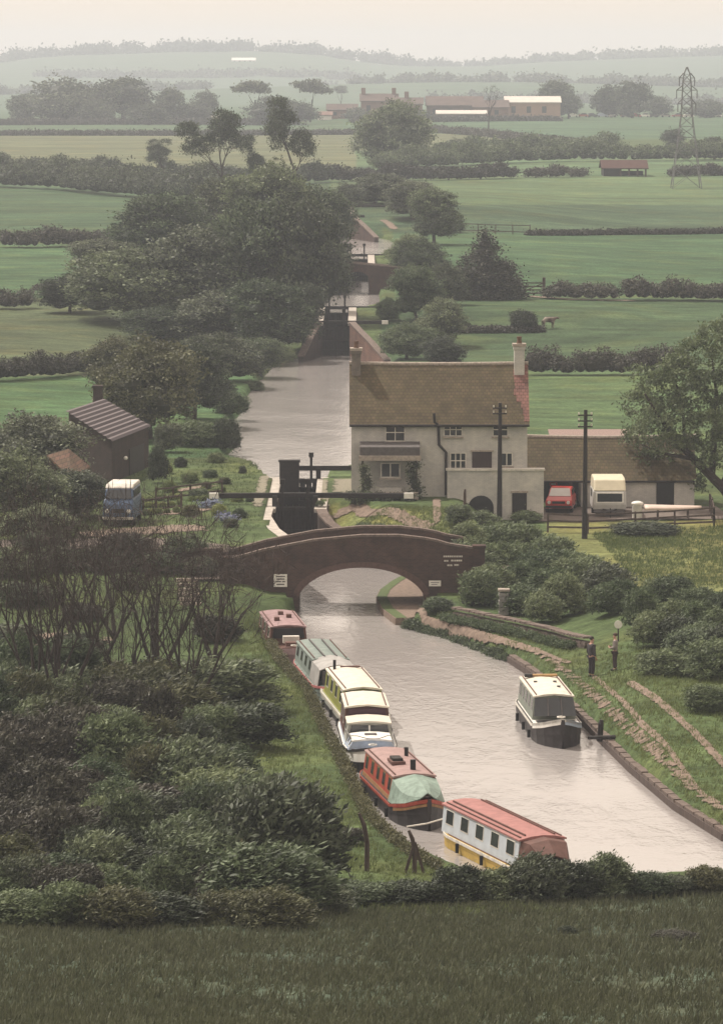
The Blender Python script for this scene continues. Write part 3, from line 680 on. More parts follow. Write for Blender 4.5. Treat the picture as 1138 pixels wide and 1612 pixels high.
for lk, lb in ((LOCKS[1], 'wing wall of the lock behind the chimney'), (LOCKS[3], 'wing wall below the farthest lock')):
    zu = lk[4] + .5; x, y = lk[0], lk[1]
    wall('wing_wall', [(x + 1.5, y), (x + 2.0, y - 4), (x + 3.2, y - 9), (x + 4.6, y - 14)], lk[3] - 1, [zu, zu - .3, zu - 1.2, lk[3] + .5], .5, M_brickred if lk is LOCKS[1] else M_brickbridge, 'sloping brick ' + lb + ', right hand side', cope=M_cope)
    wall('wing_wall', [(x - 1.5, y), (x - 2.0, y - 4), (x - 3.0, y - 8)], lk[3] - 1, [zu, zu - .6, lk[3] + .5], .5, M_brickdark, 'sloping brick ' + lb + ', left hand side', cope=M_cope)
# step of brickwork facing us over lock three
# ------------------------------------------------------------------ the bridge
YB0, YB1 = 233.0, 237.9
def topz(x):
    px = [-30, -7.06, -5.1, -2.5, 0, 2.0, 3.7, 4.6, 5.6, 7.6, 9, 12]
    pz = [1.9, 2.72, 3.28, 3.78, 4.02, 4.02, 3.82, 3.56, 3.40, 3.15, 3.0, 2.8]
    return float(np.interp(x, px, pz))
br = root('canal_bridge', 'humpbacked dark brick bridge over the canal with a low wide arch', 'bridge', (0, 235.4, 0))
def archz(x): return .75 + 1.63 * (1 - (abs(x) / 3.32) ** 2.1) ** .62 if abs(x) < 3.32 else -1.2
def face(y, th, m, name, xl=-7.06, xr=6.1):
    xs = sorted(set([xl, xr] + [i * .35 + xl for i in range(int((xr - xl) / .35) + 1)] + [3.32 * math.sin(math.pi / 2 * k / 14) for k in range(-14, 15)] + [-3.321, 3.321]))
    mb = MB(); f0 = []; 
    for x in xs:
        zb = archz(x) if abs(x) < 3.3201 else -1.0
        f0.append((x, zb, topz(x)))
    v = [(x, y, zb) for x, zb, zt in f0] + [(x, y, zt) for x, zb, zt in f0] + [(x, y + th, zb) for x, zb, zt in f0] + [(x, y + th, zt) for x, zb, zt in f0]
    n = len(f0); q = []
    for i in range(n - 1):
        if xs[i + 1] - xs[i] < 1e-6: continue
        q += [(i, i + 1, n + i + 1, n + i), (2 * n + i, 3 * n + i, 3 * n + i + 1, 2 * n + i + 1), (n + i, n + i + 1, 3 * n + i + 1, 3 * n + i), (i, 2 * n + i, 2 * n + i + 1, i + 1)]
    q += [(0, n, 3 * n, 2 * n), (n - 1, 2 * n - 1, 4 * n - 1, 3 * n - 1)]
    mb.add(v, q); return mb.build(name, m, br)
face(YB0, .40, M_brickbridge, 'parapet_wall'); face(YB1 - .40, .40, M_brickbridge, 'parapet_wall', -9.5, 6.6)
for y in (YB0, YB1 - .4):  # coping stones
    mb = MB(); x = -7.1
    while x < 5.8:
        mb.bar((x + .01, y + .2, topz(x) + .06), (x + .64, y + .2, topz(x + .64) + .06), .46, .11); x += .65
    mb.build('coping', M_cope, br)
mb = MB(); rr = []
for k in range(25):  # barrel
    x = 3.32 * math.sin(math.pi / 2 * (k - 12) / 12); rr.append([(x, YB0 + .38, archz(x * .9999) if abs(x) < 3.31 else .75), (x, YB1 - .38, archz(x * .9999) if abs(x) < 3.31 else .75)])
rr = [[(-3.32, YB0 + .38, -1.2), (-3.32, YB1 - .38, -1.2)]] + rr + [[(3.32, YB0 + .38, -1.2), (3.32, YB1 - .38, -1.2)]]
mb.loft(rr, False, closed=False); mb.build('arch_barrel', M_brickbridge, br)
mb = MB(); ring = []
for k in range(41):   # ring of voussoirs, proud of the face
    th = math.pi / 2 * (k - 20) / 20; x = 3.32 * math.sin(th); z = archz(x * .9999) if abs(x) < 3.31 else .75
    x2 = x * 1.075; z2 = z + .26 + .04 * math.cos(th); ring.append([(x, YB0 - .035, z), (x2, YB0 - .035, z2), (x2, YB0 + .1, z2), (x, YB0 + .1, z)])
mb.loft(ring); mb.build('arch_ring', mat('ring_brick', (.10, .062, .054), .9, .3, 8, .3), br)
mb = MB(); xs = np.linspace(-9, 8.5, 40)
mb.loft([[(x, YB0 + .4, topz(x) - .95), (x, YB1 - .4, topz(x) - .95)] for x in xs], False, closed=False); mb.build('road_deck', M_asphalt, br)
for x in (-7.2, 6.2):
    mb = MB(); z = topz(x); mb.b2(x - .3, x + .3, YB0 - .1, YB0 + .5, -.2, z + .1); mb.b2(x - .36, x + .36, YB0 - .16, YB0 + .56, z + .1, z + .24); mb.build('end_pier', M_brickbridge, br, bevel=.02)
def plate(label, px0, py0, px1, py1, lines, y=YB0 - .03, col=M_white, frame=True, name='sign'):
    a = D(px0, py1, y); b_ = D(px1, py0, y); r = root(name, label, 'sign', a)
    mb = MB().b2(a.x, b_.x, y - .03, y, a.z, b_.z); mb.build('panel', col, r)
    mb = MB()
    for (u0, u1, v) in lines:
        mb.b2(a.x + (b_.x - a.x) * u0, a.x + (b_.x - a.x) * u1, y - .036, y - .028, a.z + (b_.z - a.z) * (v - .05), a.z + (b_.z - a.z) * (v + .05))
    if lines: mb.build('lettering', M_slate, r)
plate('square white sign on the bridge face left of the arch', 431, 904, 452, 924, [(.15, .85, .82), (.2, .8, .62), (.15, .55, .42), (.62, .85, .42), (.2, .8, .2)])
plate('small white plate beside the right foot of the arch', 675, 914, 694, 923, [(.15, .85, .65), (.2, .7, .3)])
rs = root('painted_lettering', 'three short lines of white lettering high on the right of the bridge', 'lettering', (4.4, 233, 2.6))
mb = MB()
for (x0, x1, yy) in ((698, 728, 876), (699, 706, 883), (710, 727, 882.5), (704, 712, 890), (715, 722, 889.5)):
    a = D(x0, yy + 1.3, YB0 - .012); b_ = D(x1, yy - 1.3, YB0 - .012); w0 = (b_.x - a.x); x = a.x
    while x < b_.x - .03:
        ww = random.uniform(.05, .09); mb.b2(x, min(x + ww, b_.x), YB0 - .014, YB0 + .002, a.z, b_.z); x += ww + .025
mb.build('letters', M_whitedirty, rs)
wall('approach_wall', [(-7.5, 236.8), (-9, 237.4), (-13, 238.4), (-18, 239), (-26, 239.6)], .5, [2.9, 2.8, 2.7, 2.7, 2.7], .4, M_brickbridge, 'dark brick wall running back along the lane left of the bridge', cope=M_cope)
# steps left of the bridge
st = root('steps', 'pale timber edged steps climbing the bank left of the bridge', 'steps', G(290, 945))
g0 = G(300, 952)
for i in range(6):
    mb = MB().box(g0.x - i * .05, g0.y + i * .42, Hs(g0.x, g0.y + i * .42) + .02 + i * .17, 1.1, .42, .16); mb.build('tread', M_stone, st)
#MARK-COTTAGE
# ------------------------------------------------------------------ the lock cottage
YW = 265.0
def rect(px0, py0, px1, py1, y):
    a = D(px0, py1, y); b_ = D(px1, py0, y); return a.x, b_.x, a.z, b_.z
def window(r, px0, py0, px1, py1, y, nx=2, ny=2, m=M_whitedirty, sill=True, nm='window', th=.07):
    x0, x1, z0, z1 = rect(px0, py0, px1, py1, y); t = .055
    mb = MB(); mb.b2(x0, x1, y - .02, y + .02, z0, z1); pane = mb.build(nm, M_glass, r)
    mb = MB(); yf0, yf1 = y - th, y - .022
    for i in range(nx + 1): xx = x0 + (x1 - x0) * i / nx; mb.b2(xx - t / 2, xx + t / 2, yf0, yf1, z0, z1)
    for j in range(ny + 1): zz = z0 + (z1 - z0) * j / ny; mb.b2(x0 - t / 2, x1 + t / 2, yf0 - .006, yf1 - .006, zz - t / 2, zz + t / 2)
    mb.build('frame', m, pane)
    if sill:
        mb = MB().b2(x0 - .1, x1 + .1, y - .16, y, z0 - .13, z0 - .05); mb.build('sill', M_stone, pane)
def gable(x0, x1, y0, y1, zb, ze, zr, r, m, name='wall'):
    mb = MB(); ym = (y0 + y1) / 2; mb.prism([(y0, zb), (y1, zb), (y1, ze), (ym, zr), (y0, ze)], x0, x1, 'x'); return mb.build(name, m, r)
def roofpair(x0, x1, y0, y1, ze, zr, r, m, ov=.28, th=.12, sag=0.0, name='roof'):
    ym = (y0 + y1) / 2; sl = (zr - ze) / (ym - y0); out = None; n = 16
    for s in (-1, 1):
        mb = MB(); rings = []
        ya = ym; yb = ym + s * ((y1 - y0) / 2 + ov); zb = zr - sl * ((y1 - y0) / 2 + ov)
        for i in range(n + 1):
            x = x0 - .12 + (x1 - x0 + .24) * i / n; d = -sag * math.sin(math.pi * i / n) + random.uniform(-.012, .012)
            rings.append([(x, ya, zr + d + th), (x, yb, zb + d * .4 + th), (x, yb, zb + d * .4), (x, ya, zr + d)])
        mb.loft(rings); o = mb.build(name, m, r); out = out or o
    mb = MB(); k = 0; x = x0 - .12
    while x < x1 + .1: mb.tube([(x, ym, zr + th * .75 - sag * math.sin(math.pi * (x - x0) / (x1 - x0))), (x + .44, ym, zr + th * .75 - sag * math.sin(math.pi * (x + .44 - x0) / (x1 - x0)))], .13, 8); x += .45
    mb.build('ridge_tiles', M_stone, r)
    return out
xl, xr, _, ze = rect(553, 662, 830, 662, YW); ZG = 2.9
zr = D(600, 571, YW + 3).z - .12; ze -= .05
co = root('lock_cottage', 'whitewashed lock keeper\'s cottage with mossy tiled roof and a chimney at each end', 'cottage', (xl, YW, ZG))
gable(xl, xr, YW, YW + 6, .6, ze, zr, co, M_render)
roofpair(xl, xr, YW, YW + 6, ze, zr, co, M_tile, sag=.05)
mb = MB(); x0_ = D(806, 600, YW).x   # patch of red tiles by the right hand chimney
sl = (zr - ze) / 3
for i in range(9):
    ya = YW - .1 + i * .34; x_l = x0_ + .5 - i * .03 - random.uniform(0, .25) + (.35 if i < 3 else 0)
    yb = ya + .36
    z = lambda y: zr - sl * (YW + 3 - y) + .135
    mb.add([(x_l, ya, z(ya) + .01), (xr + .13, ya, z(ya) + .01), (xr + .13, yb, z(yb) + .01), (x_l, yb, z(yb) + .01), (x_l, ya, z(ya) - .02), (xr + .13, ya, z(ya) - .02)], [(0, 1, 2, 3), (4, 5, 1, 0)])
mb.build('roof_patch', M_tilered, co)
tagit(co.children[-1], label='patch of pinkish red tiles')
for (pa, pb, pyt, cb) in ((553.5, 568, 541, 1), (809.5, 825.5, 534, 1)):
    x0, x1, _, zt = rect(pa, pyt, pb, pyt, YW + 2.4)
    yc = YW + 2.75; mb = MB(); mb.b2(x0, x1, yc - .42, yc + .42, ze + 1.2, zt - .5)
    mb.b2(x0 - .05, x1 + .05, yc - .47, yc + .47, zt - .62, zt - .42)
    ch = mb.build('chimney', M_render if pa > 600 else brickmat('grey_chimney', (.22, .19, .175), (.17, .15, .14), (.2, .18, .16)), co, bevel=.02)
    mb = MB().b2(x0 - .1, x1 + .1, yc - .52, yc + .52, zt - .42, zt - .26); mb.build('chimney_cap', M_stone, ch)
    xm = (x0 + x1) / 2; mb = MB().tube([(xm, yc - .1, zt - .27), (xm, yc - .1, zt - .05), (xm, yc - .1, zt + .16)], [.17, .13, .155], 10); mb.build('chimney_pot', mat('terracotta', (.13, .075, .05), .8, .3, 6), ch)
mb = MB().tube([(xl - .1, YW - .34, ze - .22), (xr + .1, YW - .34, ze - .22)], .075, 8); mb.build('gutter', M_tar, co)
mb = MB(); dp = [D(a, b_, YW - .12) for a, b_ in [(683, 650), (684, 664), (690, 668), (691, 700), (702, 712), (702, 779)]]; dp[0].y = dp[1].y = YW - .4; mb.tube(dp, .085, 8)
mb.build('drainpipe', M_tar, co)
window(co, 607, 667, 637, 694, YW, 2, 2); window(co, 699, 666, 727, 686, YW, 3, 2); window(co, 776, 666, 799, 686, YW, 2, 2)
window(co, 709, 713, 733, 737, YW, 3, 2)
window(co, 789, 713, 806, 733, YW, 2, 1)
x0, x1, z0, z1 = rect(743, 711, 774, 741, YW); mb = MB().b2(x0, x1, YW - .05, YW + .05, z0, z1); dd = mb.build('window', mat('boarded_shutter', (.05, .035, .035), .8, .3, 5, streak=(8, 1, .4)), co)
tagit(dd, label='dark shuttered window'); mb = MB().b2(x0 - .1, x1 + .1, YW - .1, YW + .02, z1 + .01, z1 + .1); mb.build('lintel', M_stone, dd)
# lower block standing forward of the right hand half
YL = 264.1
x0, x1, _, zt = rect(704, 741, 856, 741, YL)
mb = MB().b2(x0, x1, YL, YW + .3, .8, zt); mb.build('lower_wall', M_render, co)
mb = MB(); x = x0 - .08
while x < x1: mb.b2(x, min(x + .9, x1 + .08) - .015, YL - .08, YW - .01, zt + .003, zt + .1); x += .9
mb.build('wall_coping', M_whitedirty, co)
mb = MB(); a0, a1, az0, az1 = rect(737, 780, 777, 822, YL); xm = (a0 + a1) / 2; rw = (a1 - a0) / 2; pl = [(a0, az0)] + [(xm - rw * math.cos(math.pi * k / 12), az1 - rw * .95 + rw * .95 * math.sin(math.pi * k / 12)) for k in range(13)] + [(a1, az0)]
mb.prism(pl, YL - .03, YL + .03, 'y'); ac = mb.build('archway', M_black, co); tagit(ac, label='dark round arched opening')
x0, x1, z0, z1 = rect(806, 776, 829, 813, YL); mb = MB().b2(x0, x1, YL - .04, YL + .02, z0, z1); dr = mb.build('door', M_tar, co)
mb = MB().b2(x0 - .08, x1 + .08, YL - .09, YL - .002, z1 + .005, z1 + .12); mb.build('lintel', M_stone, dr)
mb = MB().box(x1 - .1, YL - .07, (z0 + z1) / 2, .04, .06, .12); mb.build('handle', M_chrome, dr)
# porch with a bay window
YP = 263.6
x0, x1, zf0, zf1 = rect(566, 717, 661, 725, YP)
mb = MB(); mb.prism([(YP - .05, zf1), (YP - .05, zf1 + .5), (YW, zf1 + .72), (YW, zf1)], x0 + .02, x1, 'x'); mb.build('porch_roof', M_slate, co)
mb = MB().b2(x0 - .05, x1 + .06, YP - .22, YP - .055, zf0, zf1); mb.build('fascia', M_stone, co, bevel=.015)
mb = MB()
for px in (571, 655): a = D(px, 770, YP); mb.b2(a.x - .06, a.x + .06, YP, YP + .12, ZG - .5, zf0 + .1)
mb.build('porch_post', M_wood, co)
b0, b1, bz0, bz1 = rect(597, 768, 632, 727, YP + .35); mb = MB().prism([(b0 - .25, YW), (b0, YP + .36), (b1, YP + .36), (b1 + .25, YW)], ZG - .3, bz1, 'z'); mb.build('bay', M_render, co)
window(co, 600, 729, 629, 751, YP + .35, 2, 1); 
x0, x1, z0, z1 = rect(569, 733, 592, 776, YW - .02); 
mb = MB(); p0 = D(600, 775, YP - .5); mb.box(p0.x + .9, YP - .35, ZG + .3, 2.6, .4, .5); mb.build('planter', M_stone, co)
def climber(name, c, sx, sy, sz, label, m=M_leafd, n=90, cat='climbing plant'):
    me = lobecrown(name, [(random.uniform(-.5, .5) * sx, random.uniform(-.5, .5) * sy, (i / 7) * sz, sx * .45, sy * .5, sz * .16) for i in range(8)], m, n, 12, .1, .13, int(c[0] * 100) % 999)
    o = bpy.data.objects.new(name, me); C.objects.link(o); o.location = c; return tagit(o, label, cat)
a = D(577, 772, YP - .1); climber('climbing_plant', (a.x, a.y, ZG), .5, .4, 1.9, 'leafy climber up the left post of the cottage porch')
a = D(650, 772, YP - .1); climber('climbing_plant', (a.x, a.y, ZG), .8, .5, 2.1, 'leafy climber up the right post of the cottage porch')
for i, px in enumerate((557, 568, 588, 606, 628, 645)):
    a = D(px, 782, YP - .9); climber('potted_plant', (a.x, a.y - .3 * (i % 2), ZG - .05), .55, .5, .55, ['low dark bush at the left corner of the cottage', 'small grey leafed plant below the left porch post', 'pale flowering plant in front of the porch', 'trailing plant spilling from the porch planter', 'dark bushy plant at the foot of the bay window', 'dark shrub at the right foot of the porch'][i], M_leafd if i != 2 else M_leafb, 50, 'plant')
# ------------------------------------------------------------------ outbuilding on the right
YA = 271.0
x0, x1, _, zea = rect(822, 752, 1093, 752, YA); zra = D(900, 686, YA + 2.6).z - .1
an = root('outbuilding', 'long low outbuilding with sagging mossy roof and whitewashed front beside the cottage', 'outbuilding', (x0, YA, 1.7))
xa0, xa1, _, _ = rect(915, 752, 1090, 752, YA)
gable(xa0, x1, YA, YA + 5.2, .8, zea, zra, an, M_render); 
mb = MB().b2(x0, xa0, YA + 3.6, YA + 5.2, .8, zea); mb.build('carport_back', M_tar, an)
roofpair(x0 - .2, x1, YA, YA + 5.2, zea, zra, an, M_tile, sag=.10)
mb = MB().b2(x0, x0 + .2, YA, YA + 5, .8, zea); mb.b2(xa0 - .75, xa0 - .55, YA, YA + .2, .8, zea); mb.build('carport_post', M_wood, an)
d0, d1, dz0, dz1 = rect(1033, 760, 1061, 800, YA); mb = MB().b2(d0, d1, YA - .04, YA + .02, dz0 - .3, dz1); mb.build('doorway', M_black, an)
mb = MB().b2(d0 - .07, d1 + .07, YA - .08, YA - .002, dz1 + .003, dz1 + .12); mb.build('lintel', M_wood, an)
mb = MB().tube([(x0, YA - .32, zea - .2), (x1, YA - .32, zea - .2)], .06, 8); mb.build('gutter', M_tar, an)
sg = D(871, 762, YA + 3.5); rs = root('round_sign', 'small round red sign inside the carport behind the red car', 'sign', sg)
mb = MB().tube([(sg.x, sg.y, sg.z), (sg.x, sg.y - .04, sg.z)], .24, 20); mb.build('disc', mat('red_enamel', (.5, .05, .05), .5, .1, 3), rs)
mb = MB().b2(sg.x - .15, sg.x + .15, sg.y - .05, sg.y - .041, sg.z - .035, sg.z + .035); mb.build('bar', M_white, rs)
y2 = 290; x0, x1, z0, z1 = rect(868, 677, 1012, 690, y2)
sh = root('lean_to', 'long low shed with pinkish roof showing behind the outbuilding ridge', 'shed', (x0, y2, 2))
mb = MB().b2(x0, x1, y2, y2 + 3, 1.5, z0); mb.build('wall', M_brickred, sh); mb = MB().prism([(y2 - .2, z0), (y2 - .2, z0 + .1), (y2 + 3.2, z1 - .2), (y2 + 3.2, z1 - .3)], x0 - .1, x1 + .1, 'x'); mb.build('roof', mat('pink_sheeting', (.24, .17, .15), .8, .3, 3, streak=(6, 1, 1)), sh)
# ------------------------------------------------------------------ barn and shed on the left
M_corr = bpy.data.materials.new('corrugated_iron'); M_corr.use_nodes = True
def corrroof(mb, A, B, Cc, Dd, n=26, amp=.045):
    """A-B along the eave, D-C along the ridge; corrugations run down the slope"""
    A, B, Cc, Dd = map(Vector, (A, B, Cc, Dd)); nn = (B - A).cross(Dd - A).normalized(); top = []; 
    if nn.z < 0: nn = -nn
    for i in range(n * 2 + 1):
        t = i / (n * 2); o = nn * (amp if i % 2 else -amp); a = A.lerp(B, t) + o; d = Dd.lerp(Cc, t) + o; top.append([a, d, d - nn * .03, a - nn * .03])
    mb.loft(top); return mb
b_ = M_corr.node_tree.nodes['Principled BSDF']; b_.inputs['Base Color'].default_value = (.105, .092, .10, 1); b_.inputs['Roughness'].default_value = .85; b_.inputs['Specular IOR Level'].default_value = .1; b_.inputs['Metallic'].default_value = .0
# corners of the corrugated roof as seen: left-top 105,645; right-top 165,628 ; right 238,668 ; bottom 177,694
bz = 5.6
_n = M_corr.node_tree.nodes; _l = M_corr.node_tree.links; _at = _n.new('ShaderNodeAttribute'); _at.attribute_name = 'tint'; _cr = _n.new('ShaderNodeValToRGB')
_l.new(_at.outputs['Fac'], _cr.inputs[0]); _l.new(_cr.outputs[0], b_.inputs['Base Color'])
_cr.color_ramp.elements[0].color = (.045, .035, .038, 1); _cr.color_ramp.elements[1].color = (.155, .135, .14, 1)  # dark and light tones for the painted corrugation shading
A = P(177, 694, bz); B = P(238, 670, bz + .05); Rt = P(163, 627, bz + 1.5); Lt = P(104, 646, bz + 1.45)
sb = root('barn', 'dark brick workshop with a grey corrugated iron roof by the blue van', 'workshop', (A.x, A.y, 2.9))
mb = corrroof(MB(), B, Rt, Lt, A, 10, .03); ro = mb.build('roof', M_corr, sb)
at = ro.data.attributes.new('tint', 'FLOAT', 'FACE'); at.data.foreach_set('value', np.array([((i // 4) % 2) * .8 + random.uniform(0, .2) for i in range(len(ro.data.polygons))], np.float32))  # alternate strips toned dark and light, painting the shading of the corrugations
mb = MB(); ins = lambda p, q, t=.06: p.lerp(q, t); c = (A + B + Rt + Lt) / 4
w4 = [ins(p, c) for p in (A, B, Rt, Lt)]
mb.add([(p.x, p.y, 2.2) for p in w4] + [(p.x, p.y, p.z - .12) for p in w4], [(0, 1, 5, 4), (1, 2, 6, 5), (2, 3, 7, 6), (3, 0, 4, 7)]); mb.build('wall', M_brickdark, sb)
e = (w4[1] - w4[0]); n_ = Vector((e.y, -e.x, 0)).normalized()
mb = MB(); p = w4[0].lerp(w4[1], .45); q = w4[0].lerp(w4[1], .85); mb.bar(Vector((p.x, p.y, 3.7)) + n_ * .03, Vector((q.x, q.y, 3.7)) + n_ * .03, .05, 1.9); mb.build('door', M_tar, sb)
cpz = P(154, 606, 7.4); mb = MB(); mb.box(cpz.x, cpz.y, 6.5, .6, .6, 1.5); mb.box(cpz.x, cpz.y, 7.3, .7, .7, .16); mb.build('chimney', M_brickdark, sb)
bz = 4.6
A = P(112, 752, bz); B = P(142, 734, bz); Rt = P(108, 706, bz + 1.2); Lt = P(74, 716, bz + 1.2)
s2 = root('lean_to', 'small shed with rusty red tiled roof below the corrugated workshop', 'shed', (A.x, A.y, 2.9))
mb = MB(); mb.add([tuple(A), tuple(B), tuple(Rt), tuple(Lt)] + [tuple(p - Vector((0, 0, .12))) for p in (A, B, Rt, Lt)], [(0, 1, 2, 3), (4, 5, 1, 0), (5, 6, 2, 1), (6, 7, 3, 2), (7, 4, 0, 3)]); mb.build('roof', brickmat('mossy_red_tile', (.20, .115, .09), (.13, .095, .065), (.08, .06, .05), bw=.24, bh=.17, mort=.015), s2)
c = (A + B + Rt + Lt) / 4; w4 = [ins(p, c) for p in (A, B, Rt, Lt)]
mb = MB(); mb.add([(p.x, p.y, 2.2) for p in w4] + [(p.x, p.y, p.z - .13) for p in w4], [(0, 1, 5, 4), (1, 2, 6, 5), (2, 3, 7, 6), (3, 0, 4, 7)]); mb.build('wall', M_brickdark, s2)
rl = root('white_lamp', 'small round white lamp on the dark workshop wall', 'lamp', P(198, 721, 4.4)); mb = MB().ball((0, 0, 0), .13); mb.build('lamp_shade', M_white, rl, local=True, smooth_=True)
mb = MB().bar((0, .05, .1), (.1, .5, .25), .04); mb.build('bracket', M_tar, rl, local=True)
# ------------------------------------------------------------------ vehicles
def wheel(r, x, y, z, rad=.32, wd=.2):
    mb = MB().tube([(x, y - wd / 2, z), (x, y + wd / 2, z)], rad, 20)
    wh = mb.build('wheel', M_rubber, r, local=True, bevel=.03); s = -1 if y < 0 else 1
    mb = MB().tube([(x, y + s * (wd / 2 - .01), z), (x, y + s * (wd / 2 + .02), z)], rad * .55, 14); mb.build('rim', M_chrome, wh, local=True)
def carprof(r, prof, W, m, nm='body', inset=.08, bev=.06):
    """side outline (x,z) lofted across the width, narrower towards the roof"""
    mb = MB(); zmin = min(p[1] for p in prof); zmax = max(p[1] for p in prof); rings = []
    for s, k in ((-1, 1), (-.86, 0), (.86, 0), (1, 1)):
        rings.append([(x * (1 - .02 * k), s * W / 2 * (1 - inset * max(0, (z - .8)) / max(.1, zmax - .8)), z) for x, z in prof])
    mb.loft(rings); return mb.build(nm, m, r, local=True, bevel=bev)
# blue van, seen from its front
g = G(190, 829); M_blue = mat('van_blue', (.045, .085, .165), .35, .15, 2, spec=.5)
vn = root('van', 'blue van with a white roof parked on the rough yard at left', 'van', (g.x, g.y + 2.0, g.z), R(-94))
# local x forward (towards us after rotation)
carprof(vn, [(-2.1, .38), (-2.15, 1.55), (1.75, 1.55), (2.0, 1.25), (2.12, .9), (2.12, .38)], 1.78, M_blue)
carprof(vn, [(-2.13, 1.56), (-2.05, 2.08), (1.47, 2.08), (1.76, 1.56)], 1.74, M_blue, 'upper_body', .12)
carprof(vn, [(-2.06, 2.09), (-1.98, 2.22), (-1.7, 2.32), (1.1, 2.32), (1.36, 2.2), (1.46, 2.09)], 1.62, M_whitedirty, 'roof', .03)
mb = MB(); mb.add([(1.80, -.74, 1.56), (1.80, .74, 1.56), (1.50, .66, 2.06), (1.50, -.66, 2.06), (1.70, -.74, 1.54), (1.70, .74, 1.54), (1.40, .66, 2.04), (1.40, -.66, 2.04)], [(0, 1, 2, 3), (4, 5, 1, 0), (7, 6, 5, 4), (3, 2, 6, 7), (1, 5, 6, 2), (0, 3, 7, 4)]); mb.build('windscreen', M_glass, vn, local=True)
mb = MB()
for s in (-1, 1):
    for x0, x1 in ((.6, 1.3), (-.5, .4), (-1.6, -.7)): mb.b2(x0, x1, s * .80 - .03, s * .80 + .03, 1.6, 2.0)
mb.build('side_window', M_glass, vn, local=True)
for s in (-.62, .62):
    mb = MB().tube([(2.08, s, .88), (2.16, s, .88)], .12, 14); mb.build('headlight', M_white, vn, local=True)
mb = MB().box(2.17, 0, .48, .12, 1.75, .16); mb.build('bumper', M_whitedirty, vn, local=True, bevel=.03)
mb = MB().box(2.14, 0, .9, .04, .75, .22); mb.build('grille', M_black, vn, local=True)
for x in (-1.3, 1.3):
    for y in (-.8, .8): wheel(vn, x, y, .32)
# red hatchback under the carport
g = Vector((D(884, 812, 268.2).x, 269.2, Hs(12, 268.5) + .03)); M_red = mat('car_red', (.45, .035, .03), .3, .1, 2, spec=.5)
cr_ = root('car', 'bright red small car with its nose out of the carport', 'car', (g.x, g.y, g.z), R(-97))
carprof(cr_, [(-1.75, .28), (-1.8, .75), (-1.72, .9), (1.0, .95), (1.75, .78), (1.85, .6), (1.82, .28)], 1.62, M_red)
carprof(cr_, [(-1.66, .9), (-1.25, 1.35), (-1.1, 1.38), (.1, 1.40), (.25, 1.36), (.95, .94)], 1.5, M_red, 'cabin', .16, .04)
mb = MB(); mb.add([(1.0, -.66, .97), (1.0, .66, .97), (.30, .56, 1.385), (.30, -.56, 1.385), (.9, -.66, .93), (.9, .66, .93), (.2, .56, 1.34), (.2, -.56, 1.34)], [(0, 1, 2, 3), (4, 5, 1, 0), (1, 5, 6, 2), (0, 3, 7, 4), (7, 6, 5, 4), (3, 2, 6, 7)])
mb.build('windscreen', mat('sky_lit_glass', (.45, .42, .40), .12, .1, 2, spec=.9), cr_, local=True)  # pale base colour painted in for sky reflected on the windscreen
mb = MB()
for s in (-1, 1): mb.b2(-1.2, .3, s * .70 - .04, s * .70 + .02, .98, 1.28)
mb.build('side_window', M_glass, cr_, local=True)
for s in (-.58, .58): mb = MB().tube([(1.78, s, .66), (1.87, s, .65)], .1, 12); mb.build('headlight', M_white, cr_, local=True)
mb = MB().box(1.86, 0, .66, .03, .8, .14); mb.build('grille', M_black, cr_, local=True); mb = MB().box(1.88, 0, .40, .12, 1.6, .13); mb.build('bumper', M_black, cr_, local=True, bevel=.02)
for x in (-1.15, 1.15):
    for y in (-.74, .74): wheel(cr_, x, y, .28, .28, .16)
# caravan
g = Vector((D(959, 812, 266).x, 267.6, Hs(14.5, 266) + .03)); cv = root('caravan', 'cream and white touring caravan standing end on in the yard', 'caravan', (g.x, g.y, g.z), R(-90))
M_cream = mat('cream_panel', (.66, .60, .46), .45, .1, 2); M_carv = mat('grey_white_panel', (.47, .46, .44), .5, .12, 2)
carprof(cv, [(-1.9, .42), (-2.0, .7), (-1.95, 1.55), (1.95, 1.55), (2.0, .75), (1.9, .42)], 2.0, M_carv, inset=.02)
carprof(cv, [(-1.95, 1.56), (-1.6, 2.2), (-1.2, 2.3), (1.2, 2.3), (1.6, 2.2), (1.955, 1.56)], 2.0, M_cream, 'roof', .06)
mb = MB().box(2.0, 0, 1.16, .06, 1.5, .5); wn_ = mb.build('window', M_glass, cv, local=True, bevel=.02)
mb = MB().box(1.985, 0, 1.16, .06, 1.66, .64); mb.build('frame', M_white, wn_, local=True, bevel=.02)
mb = MB().b2(-.4, .5, -1.03, -.99, 1.1, 1.55); mb.build('side_window', M_glass, cv, local=True)
mb = MB().b2(1.2, 1.95, -.94, .94, .25, .42); mb.build('skirt', M_slate, cv, local=True)
mb = MB().bar((1.9, .4, .45), (2.9, 0, .42), .07).bar((1.9, -.4, .45), (2.9, 0, .42), .07).bar((2.75, 0, .02), (2.75, 0, .6), .06); mb.build('drawbar', M_tar, cv, local=True)
for y in (-.9, .9): wheel(cv, -.2, y, .3, .3, .17)
